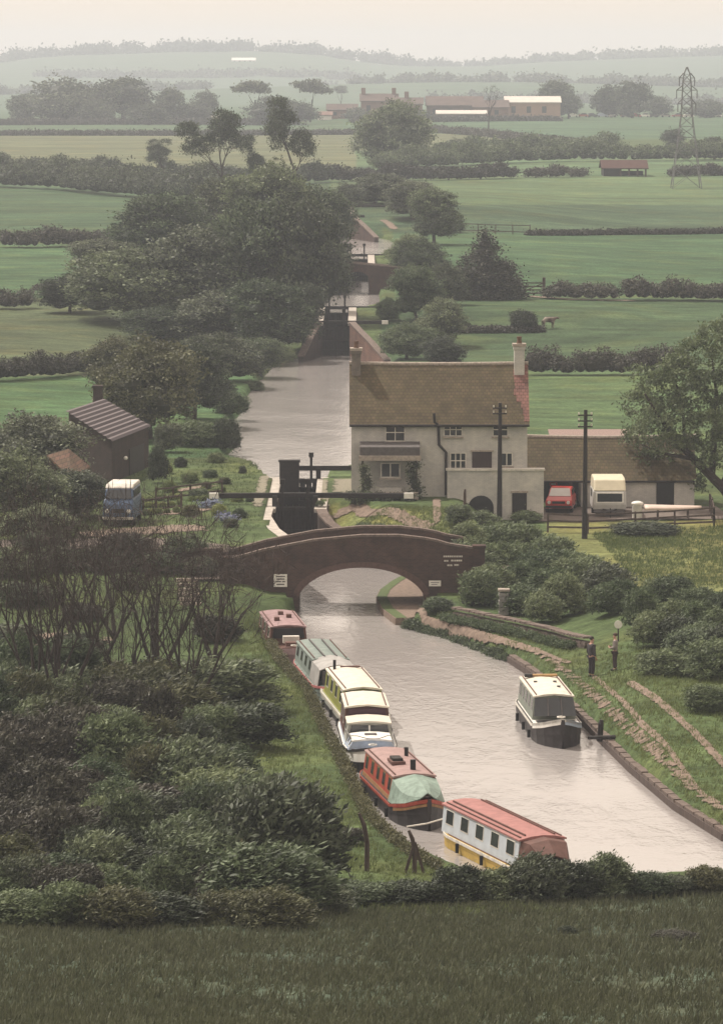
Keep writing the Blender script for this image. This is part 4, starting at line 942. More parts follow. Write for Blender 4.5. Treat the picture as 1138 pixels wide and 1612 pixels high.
# upturned pale dinghy on trestles
a = D(1014, 806, 264.5); b2_ = D(1104, 806, 264.5)
dg = root('dinghy', 'upturned pale dinghy lying on trestles in the yard', 'dinghy', ((a.x + b2_.x) / 2, 264.5, Hs(17, 264.5)))
L_ = b2_.x - a.x; mb = MB(); rings = []
for i in range(13):
    s = i / 12; wd = .62 * (math.sin(math.pi * min(1, s * .62 + .38)) ** .7 if s < .97 else .06); h_ = .30 * (1 - .3 * s)
    x = (s - .5) * L_; rings.append([(x, -wd, .62), (x, -wd * .8, .62 + h_ * .6), (x, 0, .62 + h_), (x, wd * .8, .62 + h_ * .6), (x, wd, .62)])
mb.loft(rings); mb.build('hull', mat('dinghy_pale', (.62, .50, .44), .5, .1, 3), dg, local=True, smooth_=True)
for x in (-.9, .9): mb = MB().bar((x, -.5, 0), (x, -.3, .6), .07).bar((x, .5, 0), (x, .3, .6), .07).bar((x, -.5, .58), (x, .5, .58), .07); mb.build('trestle', M_wood, dg, local=True)
# gate pier with white cap
a = D(1003, 808, 264.6); gpier = root('gate_pier', 'grey gate pier with round white cap between caravan and dinghy', 'gate pier', (a.x, 264.6, a.z)); h0 = Hs(a.x, 264.6)
mb = MB().b2(a.x - .28, a.x + .28, 264.3, 264.9, h0 - .1, h0 + .85); mb.build('pier', M_render, gpier, bevel=.02)
mb = MB().ball((a.x, 264.6, h0 + .95), (.38, .38, .16)); mb.build('cap', M_white, gpier, smooth_=True)
# ------------------------------------------------------------------ fences
def railfence(pts, label, n_rail=3, ht=1.15, step=2.2, m=None, name='fence', group=None, post=.11):
    W_ = [G(*p) if not hasattr(p, 'x') else p for p in pts]; r = root(name, label, 'fence', W_[0]); m = m or M_wood; P_ = []
    for a, b_ in zip(W_[:-1], W_[1:]):
        n = max(1, round((b_ - a).length / step)); P_ += [a.lerp(b_, i / n) for i in range(n)]
    P_.append(W_[-1]); hts = []
    for p in P_:
        z = Hs(p.x, p.y); hts.append(z); mb = MB().bar((p.x, p.y, z - .2), (p.x + random.uniform(-.04, .04), p.y, z + ht + random.uniform(-.05, .1)), post); mb.build('post', m, r)
    for j in range(n_rail):
        mb = MB()
        for i in range(len(P_) - 1):
            h = ht * (.28 + .66 * j / max(1, n_rail - 1)); mb.bar((P_[i].x, P_[i].y - .07, hts[i] + h), (P_[i + 1].x, P_[i + 1].y - .07, hts[i + 1] + h + random.uniform(-.04, .04)), .05, .1)
        mb.build('rail', m, r)
    return r
railfence([(862, 838), (925, 840), (1000, 836), (1124, 829)], 'weathered post and rail fence in front of the caravan and dinghy')
railfence([(1124, 829), (1118, 806)], 'short end of rail fence by the ash tree', 3)
railfence([(205, 812), (245, 808), (285, 803)], 'low rustic rail fence between the van and the garden', 2, .9, 1.2)
railfence([(245, 790), (300, 784), (350, 778)], 'rustic rail fence at the back of the garden beds', 2, .8, 1.3)
railfence([(725, 366), (780, 368), (834, 369)], 'distant field rail fence left of the middle pasture', 2, 1.2, 2.5)
def fieldgate(px, py, wpx, label):
    g = G(px, py); wd = wpx / kof(g.y); r = root('field_gate', label, 'gate', g)
    for s in (-1, 1): MB().bar((g.x + s * wd / 2, g.y, g.z - .1), (g.x + s * wd / 2, g.y, g.z + 1.9), .3).build('post', M_wood, r)
    mb = MB()
    for j in range(4): mb.bar((g.x - wd / 2, g.y - .1, g.z + .3 + j * .35), (g.x + wd / 2, g.y - .1, g.z + .3 + j * .35), .08, .12)
    mb.bar((g.x - wd / 2, g.y - .14, g.z + .3), (g.x + wd / 2, g.y - .14, g.z + 1.35), .08, .1); mb.build('bars', M_wood, r)
fieldgate(836, 466, 40, 'field gate between stout posts right of the dark pointed tree')
# ------------------------------------------------------------------ telegraph poles
def pole(px, pyb, pyt, label, arms):
    g = G(px, pyb); y = g.y; top = D(px, pyt, y).z; r = root('telegraph_pole', label, 'telegraph pole', g)
    mb = MB().tube([(g.x, y, g.z - .3), (g.x + .03, y, top)], [.17, .10], 10); mb.build('pole', M_tar, r)
    for i in range(arms):
        z = top - .3 - i * .33; mb = MB().bar((g.x - .42, y - .12, z), (g.x + .42, y - .12, z), .08); cr = mb.build('crossarm', M_tar, r); mb = MB()
        for s in (-.36, .36): mb.tube([(g.x + s, y - .12, z + .04), (g.x + s, y - .12, z + .17)], [.04, .05], 7)
        mb.build('insulators', M_whitedirty, cr)
pole(786, 822, 634, 'telegraph pole in front of the cottage wall', 2)
pole(920, 848, 645, 'telegraph pole by the rail fence between car and caravan', 3)
# ------------------------------------------------------------------ towpath things
def stonewall(pts, hpx, label, th=.4):
    W_ = [G(*p) for p in pts]; k = kof(W_[0].y); ht = hpx / k; r = root('dry_stone_wall', label, 'wall', W_[0]); mb = MB(); mc = MB(); rngs = random.Random(3)
    for a, b_ in zip(W_[:-1], W_[1:]):
        d = (b_ - a); L_ = d.length; n = int(L_ / .32); ang = math.atan2(d.y, d.x)
        for j in range(max(2, int(ht / .16))):
            for i in range(n):
                p = a.lerp(b_, (i + .5 + rngs.uniform(-.1, .1) + (j % 2) * .4) / n); mb.box(p.x, p.y + rngs.uniform(-.04, .04), Hs(p.x, p.y) + .05 + j * .16, .33 * rngs.uniform(.8, 1.1), th * rngs.uniform(.85, 1.1), .17, ang + rngs.uniform(-.08, .08))
        for i in range(int(L_ / .45)):
            p = a.lerp(b_, (i + .5) / int(L_ / .45)); mc.box(p.x, p.y, Hs(p.x, p.y) + ht + .06, .42, th * 1.2, .1 * rngs.uniform(.7, 1.3), ang + rngs.uniform(-.1, .1))
    mb.build('stonework', M_stonew, r); mc.build('coping', M_cope, r); return r
M_stonew = mat('wall_stone', (.13, .10, .09), .95, .45, 3, .4)
stonewall([(716, 972), (760, 982), (810, 992), (870, 1006), (925, 1020)], 14, 'low rough stone wall running beside the towpath right of the bridge')
def rock(px, py, w_, h_, label, m=M_stone, name='boulder'):
    g = G(px, py); k = kof(g.y); mb = MB().ball((0, 0, h_ / k * .4), (w_ / k / 2, w_ / k * .4, h_ / k * .6), 9, 6, .12); o = mb.build(name, m, loc=g); tagit(o, label, 'boulder'); return o
rock(751, 963, 46, 9, 'long pale slab lying on the stone wall top', M_stone); rock(830, 974, 18, 11, 'round pale boulder on the bank above the stone wall', M_whitedirty)
rock(865, 963, 16, 18, 'pale boulder among the shrubs behind the wall')
g = G(793, 968); pr = root('stone_pillar', 'short grey pillar of coursed stone at the shrub edge', 'pillar', g)
for i in range(6): MB().box(g.x + random.uniform(-.02, .02), g.y, g.z + .1 + i * .19, .5, .5, .18, random.uniform(-.1, .1)).build('stone_course', mat('grey_stone', (.27, .26, .25), .9, .3, 5, .3), pr, bevel=.02)
MB().box(g.x, g.y, g.z + 1.28, .6, .6, .12).build('cap', M_stone, pr, bevel=.02)
g = G(748, 952); tc_ = root('garden_tractor', 'small dull red machine with blue panniers at the foot of the bridge', 'tractor', g, R(-70))
MB().box(.1, 0, .55, 1.1, .55, .5, top=.85).build('body', mat('faded_red', (.22, .055, .05), .6, .3, 4), tc_, local=True, bevel=.06)
MB().box(-.45, 0, .85, .4, .45, .1).bar((-.6, 0, .85), (-.75, 0, 1.2), .08, .4).build('seat', M_black, tc_, local=True); MB().tube([(.5, 0, .8), (.5, 0, 1.25)], .04, 6).build('exhaust', M_black, tc_, local=True)
for x, rr_ in ((-.45, .42), (.55, .28)):
    for y in (-.42, .42): wheel(tc_, x, y, rr_, rr_, .18)
g = G(973, 1010); ds = root('disc_sign', 'white round disc on a thin post behind the two people', 'sign', g); t = D(973, 983, g.y)
MB().tube([(g.x, g.y, g.z - .2), (g.x, g.y, t.z)], .035, 7).build('post', M_tar, ds); MB().tube([(t.x, t.y - .06, t.z), (t.x, t.y - .1, t.z)], .19, 20).build('disc', M_white, ds)
g = P(944, 1160, .4); bo = root('mooring_bollard', 'short leaning timber mooring stump on the canal edge by the moving boat', 'bollard', g)
MB().tube([(g.x, g.y, .2), (g.x + .05, g.y, .95), (g.x + .08, g.y, 1.12)], [.13, .12, .08], 9).build('stump', M_tar, bo)
g = P(955, 1165, .4); lg = MB().tube([(g.x - .8, g.y + .1, .48), (g.x + .2, g.y, .5), (g.x + .9, g.y + .3, .52)], [.07, .1, .06], 7).build('log', M_tar, loc=g); tagit(lg, 'dark timber baulk lying beside the mooring stump', 'log')
def stake(px, pyb, pyt, label, bend=.1, rad=.09, brace=False):
    g = G(px, pyb); t = D(px, pyt, g.y); r = root('fence_post', label, 'post', g); h = t.z - g.z
    MB().tube([(0, 0, -.3), (.02, 0, h * .5), (bend * .4, 0, h * .8), (bend - .2 * abs(bend), 0, h)], [rad, rad * .95, rad * .9, rad * .6], 8).build('upright', M_wood, r, local=True)
    if brace:
        for s in (-1, 1): MB().bar((s * .38, .1 * s, -.2), (.02, 0, h * .72), .1).build('strut', M_wood, r, local=True)
stake(577, 1372, 1281, 'crooked old fence post standing alone on the grass', -.22)
stake(652, 1375, 1308, 'braced straining post with two splayed struts near the red boat', -.16, .085, True)
stake(519, 1365, 1318, 'short thin post at the edge of the dark bushes', .03, .06)
stake(731, 800, 770, 'gnarled upright post at the corner of the lower cottage wall', .05, .09)
railfence([P(30, 1118, 1.1), P(95, 1095, 1.1)], 'single pale rail glimpsed through the bare trees at left', 1, .9, 2.4)
# ------------------------------------------------------------------ garden left of the lock
def slab(px, py, wpx, label, m=M_stone, ang=0, ht=.15, dp=.35, name='plank', cat='plank'):
    g = G(px, py); k = kof(g.y); o = MB().box(0, 0, ht / 2, wpx / k, dp, ht, ang).build(name, m, loc=g); return tagit(o, label, cat)
slab(300, 737, 50, 'dark plank along the back edge of the garden', M_tar); slab(322, 825, 46, 'pale stone slab on the garden wall near the bridge'); slab(372, 838, 56, 'white edged kerb stone at the corner by the lock mouth', M_whitedirty, .1, .12, .5)
slab(278, 757, 22, 'short pale plank lying slantwise in the garden', M_wood, .8); slab(318, 838, 30, 'low dark plank below the garden slab', M_tar, .1)
slab(42, 823, 84, 'long whitewashed low wall at the far left', M_white, 0, .3, .4, 'low_wall', 'wall')
slab(318, 713, 36, 'pale bench slab by the water behind the garden', M_stone); slab(380, 771, 34, 'thin timber edging of a garden bed', M_wood, .05)
slab(352, 793, 40, 'second timber edging lower in the garden', M_wood, -.1)
for i, (px, py, wd, ht, key, lb) in enumerate([(298, 760, 30, 20, 'bushyellow', 'bright low row of garden plants'), (330, 752, 26, 16, 'bushbright', 'light green garden clump near the beam'), (352, 762, 24, 14, 'busholive', 'olive garden clump beside the lock'), (268, 775, 28, 22, 'bushyellow', 'yellow green clump behind the rustic fence'), (312, 785, 34, 20, 'bush', 'mid green vegetable clump in the garden middle'), (345, 810, 30, 22, 'bushyellow', 'leafy clump near the white coping'), (378, 815, 26, 18, 'bush', 'rounded clump at the lock mouth corner'), (362, 830, 26, 18, 'bushdark', 'dark blue green clump over the garden kerb'), (300, 812, 34, 20, 'busholive', 'straggling clump above the garden slab'), (382, 745, 14, 14, 'bushdark', 'tiny dark clump beside the lockside path'), (340, 728, 34, 18, 'bushbright', 'grassy green clump near the pound'), (260, 745, 26, 24, 'bushyellow', 'yellowish clump beside the workshop'), (285, 735, 26, 20, 'bushdark', 'dark clump on the workshop side of the garden'), (325, 770, 20, 16, 'busholive', 'small feathery clump in the beds'), (393, 790, 16, 12, 'bush', 'low clump against the white coping'), (372, 790, 22, 14, 'bushyellow', 'pale clump under the balance beam')]):
    put(key, px, py, wd, ht, lb, None, 'garden_plant', 'plant', sink=.1)
for j, (px0, px1, py) in enumerate([(222, 282, 790), (220, 284, 800), (226, 290, 811), (300, 350, 780), (300, 352, 789)]):
    for i in range(6):
        put('bushyellow', px0 + (px1 - px0) * i / 5 + random.uniform(-2, 2), py - i * .8, random.uniform(11, 16), random.uniform(9, 13), 'one of the small yellow green plants set out in the garden rows', 'small plants in the garden rows', 'garden_plant', 'plant', sink=.03)
slab(232, 818, 24, 'pale slab lying between the van and the garden rows', M_stone, .3); slab(150, 842, 40, 'pale stones edging the yard under the van', M_stone, .1, .12, .5); slab(240, 846, 44, 'long pale kerb at the back of the lane behind the bare trees', M_stone, -.05, .12, .3)
slab(262, 770, 26, 'pale plank leaning across the back garden bed', M_kerb, .7); slab(318, 706, 30, 'pale step by the pound behind the garden', M_kerb); slab(395, 806, 18, 'short dark timber by the white coping', M_tar, .2)
M_flower = leafmat('leaf_blue_flower', (.10, .12, .20), (.32, .34, .45), .2)
for px, py, lb in ((355, 822, 'blue flowering patch by the lock mouth'), (330, 800, 'blue flowering patch in the middle of the garden')):
    g = G(px, py); climber('flower_patch', (g.x, g.y, g.z + .05), .9, .8, .35, lb, M_flower, 45, 'flowers')
# ------------------------------------------------------------------ boats
def hullw(s, B, blunt=0):
    bow = np.interp(s, [0, .03, .10, .75, .84, .91, .96, 1.0], [.55, .8, 1, 1, .90, .66, .36, .05])
    if blunt: bow = np.interp(s, [0, .03, .10, .65, .8, .9, .97, 1.0], [.88, .95, 1, 1, .88, .62, .26, .05])
    return bow * B / 2
def gunz(s, g0, gb): return g0 + np.interp(s, [0, .1, .75, .9, 1], [.08, 0, 0, .45, 1]) * (gb - g0)
class Boat:
    def __init__(b, label, bow, stern, B=2.08, g0=.55, gb=1.0, hull=M_black, upper=None, deck=None, stripe=None, group='boats moored in line along the grassy bank', name='narrowboat', blunt=0, draft=.35, cat='boat'):
        A = P(*bow); S = P(*stern); b.L = (A - S).length; c = (A + S) / 2; d = A - S
        b.r = root(name, label, cat, (c.x, c.y, 0), math.atan2(d.y, d.x), group); b.B = B; b.g0 = g0; b.gb = gb; b.blunt = blunt
        ss = [0, .03, .07, .12] + list(np.linspace(.2, .75, 6)) + [.8, .84, .88, .91, .94, .96, .98, 1.0]; b.ss = ss
        X = lambda s: (s - .5) * b.L
        b.X = X; rings = []; mid = .32
        for s in ss:
            w_ = hullw(s, B, blunt); g = gunz(s, g0, gb); m_ = mid + (g - g0) * .6; x = X(s); rk = .25 * max(0, (s - .9) / .1)
            rings.append([(x, -w_, m_), (x - rk * .3, -w_ * .98, .02), (x - rk, -w_ * .82, -draft), (x - rk, w_ * .82, -draft), (x - rk * .3, w_ * .98, .02), (x, w_, m_)])
        mb = MB().loft(rings); mb.build('hull', hull, b.r, local=True)
        rings = []
        for s in ss:   # upper strake with thickness
            w_ = hullw(s, B, blunt); g = gunz(s, g0, gb); m_ = mid + (g - g0) * .6; x = X(s)
            rings.append([(x, -w_ - .02, m_ - .01), (x, -w_ - .015, g), (x, w_ + .015, g), (x, w_ + .02, m_ - .01)])
        MB().loft(rings).build('upper_strake', upper or hull, b.r, local=True)
        if stripe:
            for sd_ in (-1, 1):
                rr = [[(X(s), sd_ * (hullw(s, B, blunt) + .02), gunz(s, g0, gb) - .09), (X(s), sd_ * (hullw(s, B, blunt) + .05), gunz(s, g0, gb) - .09), (X(s), sd_ * (hullw(s, B, blunt) + .05), gunz(s, g0, gb) + .02), (X(s), sd_ * (hullw(s, B, blunt) + .02), gunz(s, g0, gb) + .02)] for s in ss]
                MB().loft(rr).build('rubbing_strake', stripe, b.r, local=True)
        if deck: 
            MB().loft([[(X(s), -hullw(s, B, blunt) * .94, gunz(s, g0, gb) + .004), (X(s), hullw(s, B, blunt) * .94, gunz(s, g0, gb) + .004), (X(s), hullw(s, B, blunt) * .94, gunz(s, g0, gb) + .03), (X(s), -hullw(s, B, blunt) * .94, gunz(s, g0, gb) + .03)] for s in ss[1:]]).build('deck', deck, b.r, local=True)
    def cabin(b, s0, s1, z1, side, roof, nwin=5, win=M_glass, frame=M_whitedirty, camber=.09, tum=.86, z0=None, wins=None, band=None, name='cabin', over=.06, shape='rect', ww=.62, front_rake=.0):
        x0, x1 = b.X(s0), b.X(s1); z0 = z0 or b.g0; h = b.B / 2 * .90; t = h * tum
        mb = MB(); sec = lambda x, zz=0: [(x, -h, z0), (x, h, z0), (x, t, z1), (x, t * .5, z1 + camber * .75), (x, 0, z1 + camber), (x, -t * .5, z1 + camber * .75), (x, -t, z1)]
        mb.loft([sec(x0), sec(x1)]); cab = mb.build(name, side, b.r, local=True)
        rs = lambda x: [(x, -t - .05, z1 - .03), (x, -t - .05, z1 + .03), (x, -t * .5, z1 + camber * .75 + .035), (x, 0, z1 + camber + .035), (x, t * .5, z1 + camber * .75 + .035), (x, t + .05, z1 + .03), (x, t + .05, z1 - .03), (x, 0, z1 + camber - .03)]
        MB().loft([rs(x0 - over), rs(x1 + over)]).build('roof', roof, b.r, local=True)
        if band: 
            for sd_ in (-1, 1):
                f = lambda z: h + (t - h) * (z - z0) / (z1 - z0)
                za, zb = z0 + .02, z0 + .17
                MB().loft([[(x, sd_ * (f(za) + .003), za), (x, sd_ * (f(za) + .02), za), (x, sd_ * (f(zb) + .02), zb), (x, sd_ * (f(zb) + .003), zb)] for x in (x0 + .02, x1 - .02)]).build('painted_band', band, b.r, local=True)
        for sd_ in (-1, 1):
            for i in range(nwin):
                xc = x0 + (x1 - x0) * (i + .5) / nwin; hw = ww / 2; f = lambda z, o: sd_ * (h + (t - h) * (z - z0) / (z1 - z0) + o)
                za, zb = z0 + (z1 - z0) * .38, z0 + (z1 - z0) * .86
                def slab_(x_a, x_b, z_a, z_b, o0, o1): return MB().loft([[(x, f(z_a, o0), z_a), (x, f(z_a, o1), z_a), (x, f(z_b, o1), z_b), (x, f(z_b, o0), z_b)] for x in (x_a, x_b)])
                pane = slab_(xc - hw, xc + hw, za, zb, -.01, .022).build('window', win, b.r, local=True)
                slab_(xc - hw - .05, xc + hw + .05, za - .05, zb + .05, -.01, .012).build('frame', frame, pane, local=True)
        if nwin > 1 and name == 'cabin':
            for sd_ in (-1, 1): MB().bar((x0 + .1, sd_ * t * .9, z1 + .09), (x1 - .1, sd_ * t * .9, z1 + .09), .04).build('handrail', M_brown, b.r, local=True)
            for q in (.25, .5, .72): MB().tube([(b.X(q), -b.B / 2 - .1, .08), (b.X(q), -b.B / 2 - .1, .42)], [.07, .07], 8).build('fender', M_rubber, b.r, local=True)
            MB().tube([(b.X(.93) + .16 * math.cos(a_), .16 * math.sin(a_), b.gb + .02 + .01 * (a_ > 6)) for a_ in [k_ * .6 for k_ in range(21)]], .028, 5).build('rope_coil', M_whitedirty, b.r, local=True)
        b.cx0, b.cx1, b.z1, b.t, b.h, b.z0c = x0, x1, z1 + camber, t, h, z0
        return cab
    def front(b, m=M_glass, side=None, frame=M_whitedirty, x=None, nm='front_window', mull=True):
        x = b.cx1 if x is None else x; za, zb = b.z0c + .35, b.z1 - .14
        o = MB().add([(x + .02 + d, y, z) for d in (0, .05) for y, z in ((-b.h * .84, za), (b.h * .84, za), (b.t * .86, zb), (-b.t * .86, zb))], [(0, 1, 2, 3), (4, 5, 6, 7), (0, 1, 5, 4), (1, 2, 6, 5), (2, 3, 7, 6), (3, 0, 4, 7)]).build(nm, m, b.r, local=True)
        if mull: MB().bar((x + .09, 0, za), (x + .09, 0, zb), .07).bar((x + .09, -b.h * .84, za), (x + .09, b.h * .84, za), .06).build('frame', frame, o, local=True)
    def box(b, nm, m, x, y, z, sx, sy, sz, bev=.02): return MB().box(x, y, z, sx, sy, sz).build(nm, m, b.r, local=True, bevel=bev)
    def tube(b, nm, m, pts, rad, n=10): return MB().tube(pts, rad, n).build(nm, m, b.r, local=True)
    def sheet(b, nm, m, secs, sm=True):
        mb = MB(); mb.loft([[tuple(p) for p in s] + [(p[0], p[1] * .97, p[2] - .04) for p in reversed(s)] for s in secs]); return mb.build(nm, m, b.r, local=True, smooth_=False)
    def rope(b, a, c, m=None):
        pass
M_rose = mat('faded_rose_canvas', (.31, .21, .215), .9, .3, 2, .3); M_brown = mat('brown_paint', (.12, .06, .05), .7, .3, 4)
M_gg = mat('grey_green_paint', (.20, .24, .22), .7, .2, 2); M_lg = mat('light_grey_canvas', (.36, .35, .34), .8, .2, 2, .3)
M_crm = mat('cream_roof_paint', (.62, .58, .50), .6, .15, 2.5); M_yg = mat('mustard_green_paint', (.24, .25, .06), .5, .2, 3)
M_lblue = mat('pale_blue_paint', (.36, .42, .52), .5, .15, 3); M_rred = mat('dark_red_paint', (.32, .06, .04), .55, .25, 4)
M_pinkroof = mat('pinkish_roof_paint', (.32, .21, .20), .6, .2, 2.5); M_tarp = mat('grey_green_tarpaulin', (.22, .29, .25), .75, .3, 3, .6)
M_ochre = mat('dull_ochre', (.26, .14, .06), .7, .3, 4); M_yel = mat('yellow_paint', (.46, .31, .06), .5, .2, 3); M_pblue = mat('white_blue_paint', (.46, .50, .55), .5, .12, 2); M_roofred = mat('faded_red_roof', (.33, .15, .14), .65, .2, 2.5)
M_pink = mat('pink_stripe', (.48, .17, .17), .6, .2, 3); M_hullg = mat('dark_hull', (.035, .03, .032), .5, .4, 3); M_lhull = mat('pale_hull', (.42, .42, .38), .55, .2, 3)
# 1 rose coloured boat nearest the bridge
b = Boat('rose coloured boat with open brown front, nearest the bridge in the moored line', (466, 1048), (432, 1001), g0=.5, gb=.85, hull=M_rose, upper=M_rose, deck=M_brown)
b.cabin(.12, .66, 1.38, M_brown, M_rose, 3, tum=.9); b.front(M_black, mull=False)
b.sheet('canvas_cover', M_rose, [[(b.X(.03), y, z) for y, z in ((-.85, .62), (-.6, 1.15), (0, 1.3), (.6, 1.15), (.85, .62))], [(b.X(.14), y, z) for y, z in ((-.93, .6), (-.75, 1.38), (0, 1.52), (.75, 1.38), (.93, .6))]])
b.box('locker', M_whitedirty, b.X(.78), 0, .95, .35, .8, .35); b.box('bench', M_brown, b.X(.86), 0, .85, .5, .7, .2)
for x, y in ((.2, .3), (.3, -.4), (.1, 0)): b.box('roof_box', M_brown, b.X(.2 + x), y, b.z1 + .1, .35, .25, .2)
# 2 grey green boat with canvas front
b = Boat('grey green boat with a pale canvas hood, second from the bridge', (541, 1112), (492, 1054), g0=.55, gb=.9, hull=M_gg, upper=M_gg, deck=M_gg, stripe=M_pink)
b.cabin(.06, .60, 1.45, M_gg, M_gg, 4, tum=.88, win=M_glass, frame=M_gg)
b.sheet('canvas_hood', M_lg, [[(b.X(s), y, z + dz) for y, z in ((-.98, .6), (-.86, 1.42), (-.4, 1.60), (0, 1.66), (.4, 1.60), (.86, 1.42), (.98, .6))] for s, dz in ((.585, 0), (.68, -.03), (.77, 0), (.84, -.04))])
b.box('hood_opening', M_slate, b.X(.845), 0, .98, .05, 1.5, .7); b.bar = MB().bar((b.X(.1), .3, b.z1 + .08), (b.X(.6), .28, b.z1 + .08), .06).bar((b.X(.1), -.3, b.z1 + .08), (b.X(.6), -.28, b.z1 + .08), .06).build('handrail', M_slate, b.r, local=True)
b.box('nose_locker', M_lhull, b.X(.9), 0, .88, .5, .6, .16)
# 3 cream roofed boat with mustard front
b = Boat('white hulled boat with flat cream roof and mustard green cabin front', (587, 1164), (536, 1101), g0=.6, gb=1.0, hull=M_hullg, upper=M_lhull, deck=M_yg, stripe=M_crm)
b.cabin(.14, .70, 1.62, M_yg, M_crm, 4, tum=.88, camber=.12, over=.12); b.front(M_glass, frame=M_yg)
b.tube('chimney', M_black, [(b.X(.2), -.55, b.z1 - .1), (b.X(.2), -.55, b.z1 + .4)], .07); b.box('roof_vent', M_brown, b.X(.17), .2, b.z1 + .04, .2, .9, .07); b.box('bow_locker', M_yg, b.X(.84), 0, 1.0, .6, .8, .2)
b.tube('life_ring', M_white, [(b.X(.66) + .25, .72, 1.2), (b.X(.66) + .32, .72, 1.2)], .22, 14)
# 4 cabin cruiser
b = Boat('white cabin cruiser with stepped cream canopy and pale blue foredeck', (588, 1222), (571, 1163), B=2.2, g0=.75, gb=1.15, hull=M_black, upper=M_white, deck=M_lblue, stripe=M_hullg, name='cabin_cruiser', blunt=1)
b.cabin(.02, .40, 1.95, M_brown, M_crm, 2, tum=.9, z0=.78, over=.15, camber=.10); b.cx1a = b.cx1; b.front(mat('plum_glass', (.07, .03, .045), .3, .1, 3), frame=M_crm, mull=False)  # front pane in one even deep plum colour
b.cabin(.43, .62, 1.58, M_lhull, M_crm, 1, tum=.88, z0=.8, over=.04, name='wheelhouse', camber=.08); b.front(M_glass, frame=M_white)
b.cabin(.66, .86, 1.22, M_lblue, M_white, 2, tum=.78, z0=.85, over=.02, name='forecabin', ww=.3, camber=.06)
b.box('hatch', M_slate, b.X(.74), 0, b.z1 + .04, .45, .5, .06); MB().tube([(b.X(s), sd_ * hullw(s, 2.2, 1) * .9, 1.35 + .15 * (s > .8)) for sd_ in (1,) for s in (.6, .7, .8, .9, .97)] + [(b.X(s), -hullw(s, 2.2, 1) * .9, 1.35 + .15 * (s > .8)) for s in (.97, .9, .8, .7, .6)], .022, 6).build('pulpit_rail', M_chrome, b.r, local=True)
# 5 red narrowboat with tarpaulin bow
b = Boat('dark red narrowboat with pinkish roof and a grey green sheet over its bow', (676, 1310), (600, 1236), g0=.62, gb=1.22, hull=M_hullg, upper=M_hullg, deck=M_brown, stripe=M_rred)
b.cabin(.10, .70, 1.58, M_rred, M_pinkroof, 5, tum=.86, camber=.10, frame=M_ochre, ww=.5, band=M_ochre)
secs = []
for s, zc, zs in ((.695, 1.70, 1.5), (.76, 1.62, 1.36), (.83, 1.60, 1.24), (.89, 1.55, 1.2)):
    w_ = hullw(s, b.B) * .99; secs.append([(b.X(s), y * w_, z) for y, z in ((-1, gunz(s, .62, 1.22) + .03), (-.82, zs), (-.3, zc - .05), (0, zc), (.3, zc - .05), (.82, zs), (1, gunz(s, .62, 1.22) + .03))])
secs.append([(b.X(.965), y * hullw(.965, b.B), z) for y, z in ((-1, 1.2), (-.7, 1.25), (-.3, 1.36), (0, 1.42), (.3, 1.36), (.7, 1.25), (1, 1.2))]); b.sheet('tarpaulin', M_tarp, secs)
for i, c_ in ((0, M_rred), (1, M_ochre)):
    for sd_ in (-1, 1):
        mb = MB().loft([[(b.X(s), sd_ * (hullw(s, b.B) + .022), gunz(s, .62, 1.22) - .13 - i * .12), (b.X(s), sd_ * (hullw(s, b.B) + .045), gunz(s, .62, 1.22) - .13 - i * .12), (b.X(s), sd_ * (hullw(s, b.B) + .045), gunz(s, .62, 1.22) - .03 - i * .12), (b.X(s), sd_ * (hullw(s, b.B) + .022), gunz(s, .62, 1.22) - .03 - i * .12)] for s in (.8, .84, .88, .91, .94, .96, .98, .998)]); mb.build('bow_stripe', c_, b.r, local=True)
b.box('roof_rack', M_brown, b.X(.46), -.25, b.z1 + .09, 1.1, .55, .12); b.box('plant_box', M_tar, b.X(.46), -.25, b.z1 + .2, .8, .4, .12); b.tube('chimney', M_black, [(b.X(.62), .1, b.z1 - .1), (b.X(.62), .1, b.z1 + .42)], [.11, .11], 12); b.tube('chimney', M_black, [(b.X(.3), .45, b.z1 - .1), (b.X(.3), .45, b.z1 + .35)], [.08, .08], 12)
b.tube('tiller', M_brown, [(b.X(.01), 0, .7), (b.X(.01), 0, 1.3), (b.X(.07), 0, 1.4)], .04, 7); b5 = b
# 6 white and yellow boat with red roof
b = Boat('white sided boat with yellow lower hull and long faded red roof, nearest the camera', (886, 1404), (728, 1325), B=2.1, g0=.50, gb=.78, hull=M_yel, upper=M_yel, deck=M_brown, stripe=M_whitedirty)
b.cabin(.03, .80, 1.50, M_pblue, M_roofred, 5, tum=.90, camber=.13, frame=M_whitedirty, ww=.75, over=.1)
for y in (-.55, .55): MB().bar((b.X(.05), y, b.z1 - .01), (b.X(.78), y, b.z1 - .01), .05, .09).build('handrail', M_brown, b.r, local=True)
b.sheet('bow_cover', M_brown, [[(b.X(s), y * hullw(s, 2.1), z) for y, z in ((-.98, .6), (-.8, zt - .15), (0, zt), (.8, zt - .15), (.98, .6))] for s, zt in ((.80, 1.62), (.86, 1.6), (.93, 1.15))])
b.tube('life_ring', M_rred, [(b.X(.36), b.h + .02, 1.1), (b.X(.36), b.h + .08, 1.08)], .2, 14)
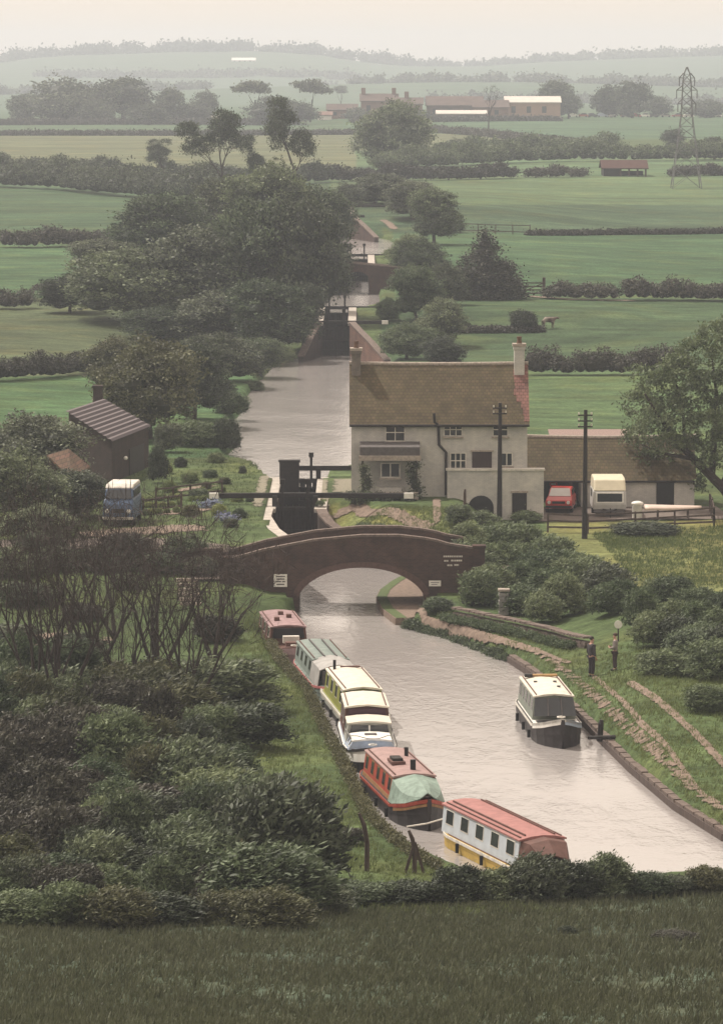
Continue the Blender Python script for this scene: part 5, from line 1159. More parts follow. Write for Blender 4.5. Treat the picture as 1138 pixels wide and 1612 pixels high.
# 7 boat under way on the right
b = Boat('pale roofed narrowboat with dark glazed front under way near the towpath', (886, 1180), (845, 1124), B=2.1, g0=.72, gb=1.25, hull=M_hullg, upper=M_hullg, deck=M_white, stripe=M_whitedirty, group=None)
b.cabin(.08, .66, 1.75, mat('sage_panel', (.20, .22, .19), .6, .2, 3), M_crm, 5, tum=.88, camber=.10, z0=.72, over=.08, win=M_glass, frame=mat('sage_panel2', (.26, .28, .25), .6, .2, 3))
MB().add([(b.cx1 + .03 + d + q, y, z) for d in (0, .05) for q, y, z in ((.45, -.92, .98), (.45, .92, .98), (0, .82, 1.70), (0, -.82, 1.70))], [(0, 1, 2, 3), (4, 5, 6, 7), (0, 1, 5, 4), (1, 2, 6, 5), (2, 3, 7, 6), (3, 0, 4, 7)]).build('windscreen', M_glass, b.r, local=True)
for y_ in (-.3, .3): MB().bar((b.cx1 + .56, y_, .98), (b.cx1 + .1, y_ * .93, 1.72), .05).build('windscreen_bar', M_slate, b.r, local=True)
for sd_ in (-1, 1):
    mb = MB().loft([[(b.X(s), sd_ * (hullw(s, b.B) + .022), gunz(s, .72, 1.25) - .2), (b.X(s), sd_ * (hullw(s, b.B) + .05), gunz(s, .72, 1.25) - .2), (b.X(s), sd_ * (hullw(s, b.B) + .05), gunz(s, .72, 1.25) + .03), (b.X(s), sd_ * (hullw(s, b.B) + .022), gunz(s, .72, 1.25) + .03)] for s in (.78, .84, .88, .91, .94, .96, .98, .998)]); mb.build('bow_flash', M_white if sd_ < 0 else M_lblue, b.r, local=True)
MB().loft([[(b.X(s), y * hullw(s, b.B) * .8, gunz(s, .72, 1.25) + .045 + z_) for y, z_ in ((-1, 0), (1, 0), (1, .02), (-1, .02))] for s in (.70, .78, .86)]).build('well_floor', M_black, b.r, local=True)
b.box('roof_plank', mat('varnished_plank', (.40, .24, .10), .5, .2, 4), b.X(.13), .1, b.z1 + .07, .25, 1.3, .1); b.box('roof_box', M_black, b.X(.15), -.55, b.z1 + .1, .3, .35, .14)
for s, y in ((.3, .45), (.45, .45), (.3, -.4)): b.tube('mushroom_vent', M_slate, [(b.X(s), y, b.z1 - .05), (b.X(s), y, b.z1 + .07)], [.06, .09], 9)
b.tube('tiller', M_brown, [(b.X(.02), 0, .8), (b.X(.02), 0, 1.5), (b.X(.07), 0, 1.6)], .04, 7)
# mooring rope across the corner of the bank
a = b5.r.matrix_world
pa = P(672, 1282, .9); pb = P(640, 1302, .55); rp = MB().tube([P(706, 1287, .8), P(672, 1297, .7), pb], .03, 6).build('mooring_rope', M_whitedirty, loc=pb); tagit(rp, 'pale mooring rope stretched between the red boat and the white sided boat', 'rope')
# ------------------------------------------------------------------ people
def skin(name, verts, edges, rad, m, parent, sub=2, rootv=0):
    me = bpy.data.meshes.new(name); me.from_pydata([tuple(v) for v in verts], edges, []); me.materials.append(m)
    o = bpy.data.objects.new(name, me); C.objects.link(o)
    sm = o.modifiers.new('skin', 'SKIN')
    if not me.skin_vertices: 
        bpy.context.view_layer.objects.active = o; bpy.ops.mesh.customdata_skin_add() if hasattr(bpy.ops.mesh, 'customdata_skin_add') else None
    for i, sv in enumerate(me.skin_vertices[0].data): sv.radius = (rad[i] if hasattr(rad[i], '__len__') else (rad[i], rad[i])); sv.use_root = (i == rootv)
    sm.use_smooth_shade = True; ss_ = o.modifiers.new('sub', 'SUBSURF'); ss_.levels = ss_.render_levels = sub
    if parent: o.parent = parent
    return o
def person(px, py, label, rz, jacket, trousers, hairc, ht=1.76, arm=0, hat=False):
    g = G(px, py); r = root('person', label, 'person', g, rz); r.scale = (ht / 1.76,) * 3
    # facing +y locally; x is the person's right
    fx = .10
    V = [(0, 0, .95), (0, .0, 1.15), (0, -.01, 1.38), (0, 0, 1.49), (0, .02, 1.58), (0, .02, 1.70)]; E = [(0, 1), (1, 2), (2, 3), (3, 4), (4, 5)]; Rr = [(.15, .11), (.14, .10), (.15, .10), (.055, .055), (.075, .09), (.07, .085)]
    for s in (-1, 1):
        i = len(V); V += [(s * .09, 0, .88), (s * .10, .02, .48), (s * .11, -.02, .09), (s * .13, .13, .03)]; E += [(0, i), (i, i + 1), (i + 1, i + 2), (i + 2, i + 3)]; Rr += [.09, .062, .045, .035]
        i = len(V); ay = .22 if arm else .04
        V += [(s * .19, -.01, 1.40), (s * .25, -.03, 1.12), (s * .24 * (1 if not arm else .75), ay, .90 if not arm else 1.08), (s * .235 * (1 if not arm else .6), ay + .03, .83 if not arm else 1.10)]; E += [(2, i), (i, i + 1), (i + 1, i + 2), (i + 2, i + 3)]; Rr += [.055, .042, .03, (.02, .035)]
        hb = Vector(V[-1]); hd = (hb - Vector(V[-2])).normalized(); sidev = Vector((0, 1, 0)) if not arm else Vector((0, 0, 1)); j0 = len(V) - 1
        for k, (off, ln) in enumerate(((-.03, .062), (-.01, .075), (.01, .08), (.03, .07))):
            q = hb + sidev * off + hd * .02; i = len(V); V += [q + hd * .04, q + hd * (.04 + ln * .6) + Vector((-s * .012, 0, 0)), q + hd * (.04 + ln) + Vector((-s * .03, 0, 0))]; E += [(j0, i), (i, i + 1), (i + 1, i + 2)]; Rr += [.009, .008, .007]
        i = len(V); V += [hb + sidev * .05 + hd * .01 + Vector((-s * .01, 0, 0)), hb + sidev * .065 + hd * .05 + Vector((-s * .02, 0, 0))]; E += [(j0, i), (i, i + 1)]; Rr += [.011, .009]
    i = len(V); V += [(0, .115, 1.615)]; E += [(4, i)]; Rr += [.018]
    skin('body', V, E, Rr, M_skin, r, 1)
    V = [(0, 0, .88), (0, 0, 1.05), (0, -.01, 1.25), (0, -.01, 1.40), (0, 0, 1.47)]; E = [(0, 1), (1, 2), (2, 3), (3, 4)]; Rr = [(.19, .14), (.185, .135), (.195, .135), (.16, .11), (.08, .075)]
    for s in (-1, 1):
        i = len(V); V += [(s * .20, -.01, 1.39), (s * .26, -.03, 1.12), (s * .245 * (1 if not arm else .75), ay - .01, .92 if not arm else 1.07)]; E += [(3, i), (i, i + 1), (i + 1, i + 2)]; Rr += [.08, .066, .052]
    skin('jacket', V, E, Rr, jacket, r, 1)
    V = [(0, 0, .97)]; E = []; Rr = [(.165, .125)]
    for s in (-1, 1):
        i = len(V); V += [(s * .095, 0, .86), (s * .105, .02, .48), (s * .11, -.015, .12)]; E += [(0, i), (i, i + 1), (i + 1, i + 2)]; Rr += [.115, .085, .075]
    skin('trousers', V, E, Rr, trousers, r, 1)
    for s in (-1, 1): MB().box(s * .12, .05, .045, .10, .28, .09).build('shoe', M_black, r, local=True, bevel=.03)
    MB().ball((0, -.005, 1.705), (.098, .112, .085), 12, 8).build('hair', hairc, r, local=True, smooth_=True)
    if hat: MB().tube([(0, 0, 1.74), (0, 0, 1.755), (0, 0, 1.757), (0, 0, 1.83)], [.16, .16, .10, .085], 14).build('cap', trousers, r, local=True)
    for s in (-1, 1):
        MB().ball((s * .032, .105, 1.665), (.012, .008, .008), 6, 5).build('eye', M_black, r, local=True)
        MB().ball((s * .088, .01, 1.65), (.014, .022, .032), 6, 5).build('ear', M_skin, r, local=True)
    MB().box(0, .108, 1.60, .045, .01, .012).build('mouth', M_brown, r, local=True)
    return r
person(931, 1066, 'person in dark coat and dark trousers standing at the path, the nearer of the two', R(-60), mat('dark_coat', (.045, .04, .045), .85, .3, 5), mat('dark_trousers', (.03, .024, .03), .85, .3, 5), mat('dark_hair', (.03, .022, .018), .7, .2, 5), 1.86)
person(968, 1056, 'person in a pale top and dark trousers standing a little further back', R(75), mat('pale_top', (.24, .21, .20), .85, .25, 5), mat('brown_trousers', (.055, .035, .04), .85, .3, 5), mat('brown_hair', (.06, .035, .025), .7, .2, 5), 1.72, arm=1)
# ------------------------------------------------------------------ bare and ash trees
for s in range(3):
    rng = np.random.default_rng(400 + s)
    mb, tips = branches((0, 0, -.4), 4.0, .18, rng, 3, .55, n=6)
    for a in (.9, 3.2, 5.2):
        d = (math.cos(a + s) * .75, math.sin(a + s) * .75, 1); branches((0, 0, .2), 3.8, .14, rng, 3, .5, mb, tips, d, 5)
    Lb = [(t.x * .9, t.y * .9, t.z - .5, 1.1, 1.1, 1.3) for t in tips[::2]]
    zt = max(t.z for t in tips); wt = 2 * max(abs(t.x) for t in tips)
    addproto('bare', lobecrown('crown', Lb, M_bark, 170, 7, .55, .85, 420 + s, core=0, elong=26, lean=(.2, 0, .5)), mb, wt, zt)
    mb, tips = branches((0, 0, -.4), 4.6, .3, rng, 3, .6)
    addproto('farbare', lobecrown('crown', [(t.x, t.y, t.z, .5, .5, .4) for t in tips[::3]], M_leafp, 60, 8, .3, .22, 440 + s, core=0), mb, 8, 10)
# ------------------------------------------------------------------ near left: bare trees above the bank
GB = 'thin bare branched trees left of the bridge'
for px, py, wd, ht, lb in [(248, 1085, 250, 250, 'forked bare tree with wide dark limbs, nearest the bridge steps'), (150, 1075, 230, 240, 'bare tree with a leaning trunk left of the forked one'),
    (55, 1130, 220, 300, 'tall bare tree near the left edge of the picture'), (335, 1050, 200, 150, 'low spreading bare tree whose twigs reach the rose coloured boat'), (-10, 1080, 180, 250, 'bare tree cut by the left edge of the picture'),
    (205, 1120, 200, 190, 'small bare tree in front of the forked one'), (110, 1000, 150, 150, 'bare sapling beside the lane wall'), (345, 985, 120, 110, 'bare sapling by the pale steps'),
    (300, 1130, 220, 230, 'bare tree with a straight stem behind the olive shrub'), (95, 1150, 230, 270, 'bare tree rising from the yellow green scrub'), (180, 1010, 160, 180, 'bare tree reaching up to the blue van')]:
    put('bare', px, py, wd * 1.1, ht * 1.22, lb, GB, 'tree')
GS = 'dense shrubs on the slope at lower left'
L0 = 'one of the crowded dark shrubs filling the slope at lower left'
rs_ = random.Random(11)
spots = []
for py in range(1090, 1455, 27):
    t = (py - 1090) / 365.
    xmax = 330 + 170 * min(1, max(0, t)) + (20 if 1280 < py < 1420 else -20)
    x = -60 + rs_.uniform(0, 40)
    while x < xmax:
        spots.append((x + rs_.uniform(-15, 15), py + rs_.uniform(-9, 9))); x += rs_.uniform(58, 88)
for i, (x, y) in enumerate(spots):
    wd = rs_.uniform(95, 170); ht = rs_.uniform(70, 125) * (.75 if y > 1400 else 1)
    dk = (x < 150 and 1180 < y < 1360) or rs_.random() < .12
    put('bushbrown' if dk else rs_.choice(['bush', 'bushdark', 'bushbright', 'bush', 'busholive']), x, y + 15, wd, ht, L0, GS, depth=.9)
for px, py, wd, ht, key, lb in [(440, 1395, 230, 200, 'bushdark', 'big dark rounded bush nearest the crooked post'), (420, 1440, 250, 130, 'bush', 'broad bush at the edge of the dark field below the posts'), (345, 1120, 190, 90, 'bush', 'pale topped shrub at the upper edge of the slope near the grass bank'),
    (250, 1150, 190, 110, 'busholive', 'olive shrub beneath the bare trees'), (90, 1150, 150, 60, 'bushbright', 'patch of yellow green scrub beneath the bare trees at left'), (340, 1010, 90, 50, 'bushbrown', 'twiggy brown bush near the foot of the bridge'),
    (545, 1330, 60, 30, 'bushbrown', 'dark low bramble right of the big rounded bush'), (380, 1180, 150, 80, 'bushdark', 'low shrub reaching over the grass bank')]:
    put(key, px, py, wd, ht, lb)
for px, py, wd, ht in [(20, 905, 110, 46), (90, 893, 90, 40), (170, 896, 100, 40), (250, 900, 90, 36), (320, 905, 70, 34), (40, 950, 110, 40), (60, 866, 90, 30), (200, 866, 90, 28), (290, 870, 80, 28), (10, 1020, 120, 40), (120, 1030, 110, 34), (200, 925, 60, 26), (130, 975, 80, 30)]:
    put(random.choice(['bushbrown', 'bushdark', 'bush']), px, py, wd, ht, 'one of the brown shrubs on the bank between the lane wall and the bare trees', 'scrub on the bank left of the bridge')
# ------------------------------------------------------------------ right of the bridge
GR = 'leafy shrubs crowding the bank right of the bridge'
LR = 'one of the leafy green shrubs crowding the bank right of the bridge'
rr_ = random.Random(4)
for (x, yt, yb) in [(752, 835, 950), (790, 822, 955), (830, 820, 962), (868, 835, 975), (905, 852, 988), (945, 880, 1000), (985, 893, 1005), (1025, 900, 1012), (1065, 905, 1022), (1105, 912, 1045), (1145, 920, 1060), (1190, 925, 1080)]:
    y = yt + 64
    while y < yb + 8:
        if 940 < x < 1000 and y > 975: break
        put(rr_.choice(['bush', 'bushbright', 'bushbright', 'bushdark']), x + rr_.uniform(-16, 16), y, rr_.uniform(70, 100), rr_.uniform(52, 72), LR, GR); y += rr_.uniform(24, 32)
for px, py, wd, ht, key, lb in [(722, 905, 70, 62, 'bush', 'shrub covering the right hand end of the bridge parapet'), (738, 860, 60, 40, 'bushbright', 'light shrub where the parapet meets the hedge'), (720, 825, 46, 34, 'bush', 'small bush on the bank before the arched opening'), (760, 828, 60, 26, 'bush', 'low bush hiding the foot of the arched opening'),
    (830, 822, 60, 22, 'bushbright', 'low bright bush before the lower cottage door'), (1010, 840, 130, 22, 'bushdark', 'dark weeds under the rail fence'), (690, 962, 60, 26, 'bush', 'weedy clump at the right foot of the bridge'), (1110, 1120, 90, 50, 'bushbright', 'bright leafy bush low on the slope at the right edge'),
    (1130, 1070, 120, 70, 'bushbright', 'tall pale green weeds at the right edge above the ruts'), (1050, 1060, 110, 40, 'bushbright', 'nettles behind the two people'), (1090, 1040, 110, 60, 'bush', 'dark leafy bush behind the nettles')]:
    put(key, px, py, wd, ht, lb)
# big ash leaning in from the right
g = G(1165, 800); y = g.y; ar = root('tree', 'large leaning ash tree with light feathery leaves by the outbuilding', 'tree', g)
mb = MB(); rng = np.random.default_rng(77)
pts = [g, D(1140, 770, y), D(1100, 730, y), D(1070, 700, y), D(1040, 660, y - 1), D(1015, 620, y - 1.5)]; pts[0] = Vector((g.x, g.y, g.z - .3))
mb.tube(pts, [.34, .3, .25, .2, .12, .06], 9); mb.tube([D(1120, 752, y), D(1125, 690, y + .6), D(1128, 620, y + 1), D(1120, 560, y + 1.3)], [.22, .17, .11, .05], 8)
mb.tube([D(1090, 722, y), D(1050, 715, y - 1), D(1010, 700, y - 2)], [.14, .09, .04], 7); mb.tube([D(1078, 706, y), D(1075, 640, y + .4), D(1060, 590, y + .8)], [.13, .08, .04], 7); mb.tube([D(1135, 765, y), D(1180, 690, y + .5), D(1200, 600, y + 1)], [.2, .14, .06], 7)
mb.build('trunk', M_bark, ar)
LA = []
for px, py, rpx in [(1010, 640, 30), (1040, 610, 34), (1070, 585, 34), (1100, 560, 34), (1128, 535, 34), (1150, 560, 40), (1000, 690, 22), (1030, 675, 30), (1060, 650, 32), (1095, 625, 34), (1130, 610, 36), (1165, 640, 40), (1110, 670, 30), (1145, 700, 34), (1020, 720, 18), (1055, 730, 20), (1090, 760, 18), (1185, 580, 40), (1190, 690, 40), (1050, 700, 24), (1085, 700, 20), (1120, 730, 20), (1015, 590, 18), (1160, 520, 24)]:
    p = D(px, py, y + rng.uniform(-2, 2)); rw = rpx / kof(y); LA.append((p.x - g.x, p.y - g.y, p.z - g.z, rw, rw, rw * .72))
o = bpy.data.objects.new('crown', lobecrown('crown', LA, M_leafb, 1300, 20, .22, .24, 78, core=0, elong=2.4)); C.objects.link(o); o.parent = ar
# ------------------------------------------------------------------ bushes along the foot of the dark field
for i, (px, py, wd, ht, key, lb) in enumerate([(580, 1425, 110, 40, 'bush', 'low bramble along the field edge under the crooked post'), (650, 1425, 110, 42, 'bushdark', 'low bramble along the field edge under the braced post'), (722, 1422, 110, 62, 'bushdark', 'bush at the field edge left of the yellow hull'), (780, 1420, 90, 56, 'bush', 'bush hiding the middle of the yellow hulled boat'), (848, 1420, 120, 88, 'bushdark', 'tallest bush at the field edge, in front of the red roofed boat'), (905, 1416, 90, 72, 'bushdark', 'bush covering the brown bow of the nearest boat'),
    (958, 1412, 100, 78, 'bush', 'rounded bush just right of the nearest boat'), (1020, 1410, 90, 46, 'bush', 'low bush at the water edge right of the rounded one'), (1070, 1408, 70, 34, 'bushdark', 'small dark bush between two low ones at lower right'), (1108, 1406, 80, 52, 'busholive', 'ragged light bush at lower right corner of the canal'), (1150, 1404, 80, 40, 'bush', 'bush cut by the right edge beside the canal'), (510, 1432, 110, 46, 'bushdark', 'dark bramble below the big rounded bush'), (1210, 1400, 100, 44, 'bush', 'bush beyond the right edge beside the canal'),
    (893, 1470, 40, 16, 'bushdark', 'small thistle clump in the dark field'), (1060, 1480, 90, 18, 'bushbrown', 'low brown clump in the dark field at right')]):
    put(key, px, py, wd, ht, lb)
# ------------------------------------------------------------------ middle left
for px, py, wd, ht, key, lb in [(45, 770, 190, 125, 'treedark', 'dense dark tree hiding the left end of the small shed'), (25, 830, 170, 130, 'tree', 'green tree at the left edge above the white wall'), (105, 815, 130, 80, 'treedark', 'low dark tree between shed and van'), (60, 850, 120, 60, 'tree', 'small tree below the white wall'),
    (235, 690, 175, 165, 'treeolive', 'broad olive leafed tree behind the corrugated workshop'), (180, 615, 100, 90, 'treeolive', 'olive tree behind the workshop chimney'), (305, 660, 120, 125, 'treedark', 'dark tree right of the broad olive one'), (345, 600, 130, 80, 'treedark', 'dark tree on the far bank of the wide pound'), (410, 590, 90, 60, 'tree', 'rounded tree at the far left corner of the wide pound'), (430, 572, 60, 34, 'treebright', 'light bush at the water edge of the wide pound')]:
    put(key, px, py, wd, ht, lb)
for px, py, wd, ht, key, lb in [(365, 655, 70, 44, 'bushbright', 'light rounded bush hanging over the wide pound'), (345, 630, 70, 40, 'bush', 'green bush above the light rounded one by the pound'), (355, 712, 52, 64, 'bushdark', 'dark upright bush at the near left corner of the pound'), (308, 702, 90, 46, 'bushbright', 'grey green willow like bush behind the garden'), (265, 712, 50, 50, 'bushdark', 'dark bush between workshop and garden'), (398, 620, 40, 26, 'bush', 'small bush at the bend of the pound'), (250, 760, 36, 60, 'bushdark', 'dark leafy bush on the workshop corner'), (222, 730, 34, 30, 'bushdark', 'dark ivy clump by the workshop door')]:
    put(key, px, py, wd, ht, lb)
# ------------------------------------------------------------------ the big clump of trees left of the flight
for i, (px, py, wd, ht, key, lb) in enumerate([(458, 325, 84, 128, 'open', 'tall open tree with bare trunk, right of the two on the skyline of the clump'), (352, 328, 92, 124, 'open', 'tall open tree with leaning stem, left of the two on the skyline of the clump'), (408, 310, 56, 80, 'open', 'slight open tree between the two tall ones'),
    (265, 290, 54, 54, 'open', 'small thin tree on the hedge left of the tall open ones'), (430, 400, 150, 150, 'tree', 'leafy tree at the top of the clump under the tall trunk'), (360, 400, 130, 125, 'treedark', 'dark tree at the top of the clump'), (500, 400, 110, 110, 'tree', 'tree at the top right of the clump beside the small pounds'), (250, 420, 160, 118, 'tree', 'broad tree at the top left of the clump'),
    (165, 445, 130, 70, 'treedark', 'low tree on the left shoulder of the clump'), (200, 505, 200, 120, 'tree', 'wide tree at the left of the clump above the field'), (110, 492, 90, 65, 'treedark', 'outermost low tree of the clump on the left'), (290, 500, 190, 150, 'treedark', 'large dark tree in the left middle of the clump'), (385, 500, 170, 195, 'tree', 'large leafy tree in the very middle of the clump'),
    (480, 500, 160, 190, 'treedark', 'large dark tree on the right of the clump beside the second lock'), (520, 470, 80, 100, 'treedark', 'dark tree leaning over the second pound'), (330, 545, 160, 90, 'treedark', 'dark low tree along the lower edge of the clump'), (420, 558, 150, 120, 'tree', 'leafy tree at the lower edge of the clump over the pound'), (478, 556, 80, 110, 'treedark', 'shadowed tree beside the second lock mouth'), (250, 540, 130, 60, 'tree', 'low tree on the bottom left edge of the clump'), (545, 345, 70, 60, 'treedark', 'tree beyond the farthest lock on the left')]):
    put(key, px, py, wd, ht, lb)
# ------------------------------------------------------------------ trees right of the flight
for i, (px, py, wd, ht, key, lb) in enumerate([(618, 262, 128, 108, 'tree', 'large round blue green tree standing alone beyond the flight'), (590, 320, 110, 50, 'treedark', 'low tree beyond the farthest lock on the right'), (650, 345, 100, 62, 'treedark', 'dark tree above the bend of the line right of the flight'), (682, 385, 90, 90, 'tree', 'tall tree at the top of the line right of the flight'), (640, 420, 70, 55, 'treebright', 'pale rounded tree beside the small upper pound'),
    (662, 450, 90, 80, 'tree', 'rounded tree in the middle of the line right of the flight'), (655, 505, 90, 90, 'treebright', 'light tree in the line beside the lower small pound'), (700, 480, 70, 70, 'treedark', 'dark tree tucked behind the light one, left of the pointed tree'), (690, 545, 80, 80, 'tree', 'tree near the lower end of the line right of the flight'), (640, 565, 90, 60, 'treebright', 'low light tree just above the cottage roof'), (695, 575, 70, 50, 'treedark', 'low dark tree above the right of the cottage roof'), (610, 505, 40, 40, 'treebright', 'small light bush tree beside the second lock'),
    (762, 470, 125, 112, 'yew', 'dark purple pointed evergreen standing alone in the middle pasture')]):
    put(key, px, py, wd, ht, lb)
for px, py, wd, ht, key, lb in [(822, 520, 52, 38, 'bushdark', 'rounded dark bush alone in the field above the right chimney'), (735, 518, 14, 12, 'bushdark', 'tiny dark bush in the field left of the rounded one'), (719, 366, 26, 22, 'bushdark', 'small dark bush at the left end of the field rail'), (700, 370, 30, 14, 'bush', 'scrub beside the line of trees')]:
    put(key, px, py, wd, ht, lb)
# ------------------------------------------------------------------ hedges
for args in [([(-40, 292), (90, 298), (180, 308), (330, 312)], 40, 'thick dark hedge across the left below the tan field', M_leafd, 3), ([(170, 282), (300, 288), (420, 293), (520, 286)], 26, 'second dark hedge behind the thick one', M_leafd, 3), ([(-40, 268), (60, 270), (170, 276)], 20, 'upper left hedge at the edge of the tan field', M_leafd, 3),
    ([(10, 389), (60, 389), (130, 386), (170, 385)], 24, 'short dark hedge between two left hand pastures', M_leafp, 2), ([(-40, 486), (0, 486), (48, 485)], 28, 'dark hedge stub at the left edge level with the clump', M_leafp, 2), ([(-40, 600), (20, 598), (80, 594), (170, 586)], 36, 'dark hedge behind the corrugated workshop', M_leafp, 1.6),
    ([(520, 286), (600, 284), (700, 283), (812, 280)], 19, 'clipped dark hedge across the far middle field', M_leafp, 2.5), ([(832, 279), (856, 279)], 14, 'short piece of hedge just right of the clipped hedge', M_leafp, 2), ([(868, 279), (888, 279)], 15, 'middle piece of the broken hedge toward the open shed', M_leafp, 2), ([(904, 278), (919, 278)], 11, 'last little piece of hedge before the open shed', M_leafp, 2),
    ([(600, 268), (700, 262), (800, 256), (900, 253), (1000, 253), (1180, 252)], 25, 'bushy light green hedge winding across the far right', M_leaf, 4), ([(690, 250), (780, 245), (870, 243), (960, 240)], 24, 'loose upper hedge above the winding one', M_leaf, 4), ([(680, 208), (760, 213), (850, 224), (930, 232)], 7, 'thin dark hedge slanting below the farm', M_leafp, 3),
    ([(862, 470), (900, 471), (968, 472)], 24, 'dark hedge right of the field gate', M_leafp, 2), ([(985, 472), (1060, 472), (1190, 474)], 28, 'dark hedge running off the right edge', M_leafp, 2), ([(832, 590), (900, 590), (980, 590), (1090, 586)], 34, 'dark hedge behind the outbuilding', M_leafp, 1.6), ([(1060, 277), (1105, 276), (1180, 275)], 12, 'low hedge at the foot of the pylon', M_leafp, 2),
    ([(-60, 213), (250, 213), (560, 211)], 4, 'thin hedge line above the tan field', M_leafp, 3), ([(-60, 197), (250, 195), (440, 196)], 5, 'thin far hedge line in front of the left hand wood', M_leafp, 4), ([(560, 192), (700, 191), (880, 190)], 3, 'thin far hedge line in front of the farm and the cars', M_leafp, 4), ([(835, 370), (1000, 368), (1180, 366)], 3, 'thin wire and weed line across the right hand pasture', M_leafp, 1),
    ([(60, 456), (180, 458)], 5, 'thin hedge line at the near side of the left pasture', M_leafp, 1), ([(720, 522), (780, 522), (850, 521)], 4, 'line of weeds under the rounded dark bush', M_leafp, 1)]:
    hedge(args[0], args[1], args[2], args[3], args[4])
def fringe(pts, hpx, lb, m, wid=.5, name='bank_plants'):
    o = hedge(pts, hpx, None, m, wid, name, .8, None, big=.75); o['kind'] = 'stuff'; o.pop('category', None) if 'category' in o else None
    for k_ in ('category', 'label'):
        if k_ in o: del o[k_]
    return o
fringe([(608, 984), (645, 997), (700, 1010), (760, 1032), (800, 1046)], 14, 0, M_leaf)
fringe([(424, 1000), (428, 1025), (455, 1060), (485, 1095), (512, 1155), (543, 1212), (578, 1285), (622, 1328), (690, 1372)], 9, 0, M_leafo, .35)
fringe([(700, 975), (800, 998), (900, 1022)], 9, 0, M_leafb, .5)
fringe([(505, 842), (560, 838), (620, 842)], 6, 0, M_leafb, .5)
# grass tufts
def tufts(name, poly_px, n, m, ln, seed, z0=None, blades=6, wd=5, avoid=None):
    rng = np.random.default_rng(seed); xs = [p[0] for p in poly_px]; ys = [p[1] for p in poly_px]
    wp = [G(*p) for p in poly_px]; wx = [p.x for p in wp]; wy = [p.y for p in wp]
    X = rng.uniform(min(wx), max(wx), n * 3); Y = rng.uniform(min(wy), max(wy), n * 3); k_ = inpoly([(p.x, p.y) for p in wp], X, Y)
    dens = noise2(X, Y, 1.7) + rng.uniform(-1.2, 1.2, len(X)); k_ &= dens > -.2
    X = X[k_][:n]; Y = Y[k_][:n]; Z = H(X, Y); ok = Z > .15; X, Y, Z = X[ok], Y[ok], Z[ok]
    pos = np.repeat(np.stack([X, Y, Z], 1), blades, 0) + rng.normal(size=(len(X) * blades, 3)) * np.array([.07, .07, 0]); t = unit(rng.normal(size=pos.shape) * .45 + np.array([.25, 0, 1.0]))
    L_ = (ln * rng.uniform(.5, 1.4, len(pos)))[:, None]; side = unit(np.cross(t, rng.normal(size=pos.shape))); b_ = side * L_ / wd
    V = np.stack([pos - b_ * .5 - [0, 0, .03], pos + b_ * .5 - [0, 0, .03], pos + t * L_ + b_ * .1, pos + t * L_ - b_ * .1], 1).reshape(-1, 3)
    ti = np.clip(np.repeat(rng.uniform(0, 1, len(X)), blades) * .7 + rng.uniform(0, .3, len(pos)), 0, 1)
    o = bpy.data.objects.new(name, quadmesh(name, V, m, ti)); C.objects.link(o); return tagit(o, kind='stuff')
tufts('rough_grass_shade_toned', [(-60, 1460), (1200, 1395), (1300, 1680), (-160, 1680)], 26000, M_grassd, .20, 3, z0=3.6)  # blades coloured dark in place of shade on this slope
tufts('bank_grass', [(340, 960), (420, 960), (600, 1330), (900, 1440), (560, 1440), (430, 1250)], 9000, M_grass, .16, 4, z0=.9)
tufts('verge_grass', [(690, 975), (900, 1020), (1160, 1050), (1250, 1420), (1100, 1300), (900, 1120), (800, 1040), (640, 990)], 12000, M_grass, .15, 5, z0=.5)
tufts('meadow_grass', [(930, 840), (1180, 825), (1200, 930), (1000, 915)], 5000, M_grass, .16, 6, z0=1.6)
tufts('bank_grass', [(505, 795), (720, 800), (720, 845), (560, 835)], 2500, M_grass, .14, 7, z0=2.7)
tufts('garden_grass', [(240, 705), (410, 735), (410, 850), (200, 850), (60, 840)], 3000, M_grass, .12, 8, z0=3)
# ------------------------------------------------------------------ far farm, cars and trees
def farm(px0, px1, pyb, pye, pyr, wallm, roofm, label, dp=12, chim=(), y=None, cat='farm building', name='farm_building', half=False):
    g = G((px0 + px1) / 2, pyb); y = y or g.y; x0, x1, z0, ze_ = rect(px0, pye, px1, pyb, y); zr_ = D(px0, pyr, y + dp / 2).z; r = root(name, label, cat, (x0, y, z0))
    gable(x0, x1, y, y + dp, z0 - 1, ze_, zr_, r, wallm)
    for s in (-1, 1):
        ym = y + dp / 2; yb = ym + s * (dp / 2 + .4); MB().loft([[(x, ym, zr_ + .1), (x, yb, ze_ - .1 + .1), (x, yb, ze_ - .25), (x, ym, zr_ - .1)] for x in (x0 - .4, x1 + .4)]).build('roof', roofm, r)
    for c_ in chim: p = D(c_, pyr, y + dp / 2); ch = MB().b2(p.x - .7, p.x + .7, p.y - .6, p.y + .6, p.z - 1.5, p.z + 2).build('chimney', wallm, r)
    for i in range(int((x1 - x0) / 5)):
        xx = x0 + 2.5 + i * 5; MB().b2(xx - .7, xx + .7, y - .06, y + .05, z0 + (ze_ - z0) * .35, z0 + (ze_ - z0) * .75).build('opening', M_glass, r)
    return r
M_farred = mat('farm_brick', (.20, .12, .10), .9, .2, .4); M_fartile = mat('farm_tile', (.11, .08, .072), .9, .25, .4); M_barn = mat('barn_cladding', (.36, .24, .19), .8, .1, .5); M_fw = mat('pale_sheet_roof', (.56, .52, .48), .6, .1, .5)
farm(568, 626, 186, 158, 147, M_farred, M_fartile, 'red farmhouse with two end chimneys on the far skyline', 9, (572, 620))
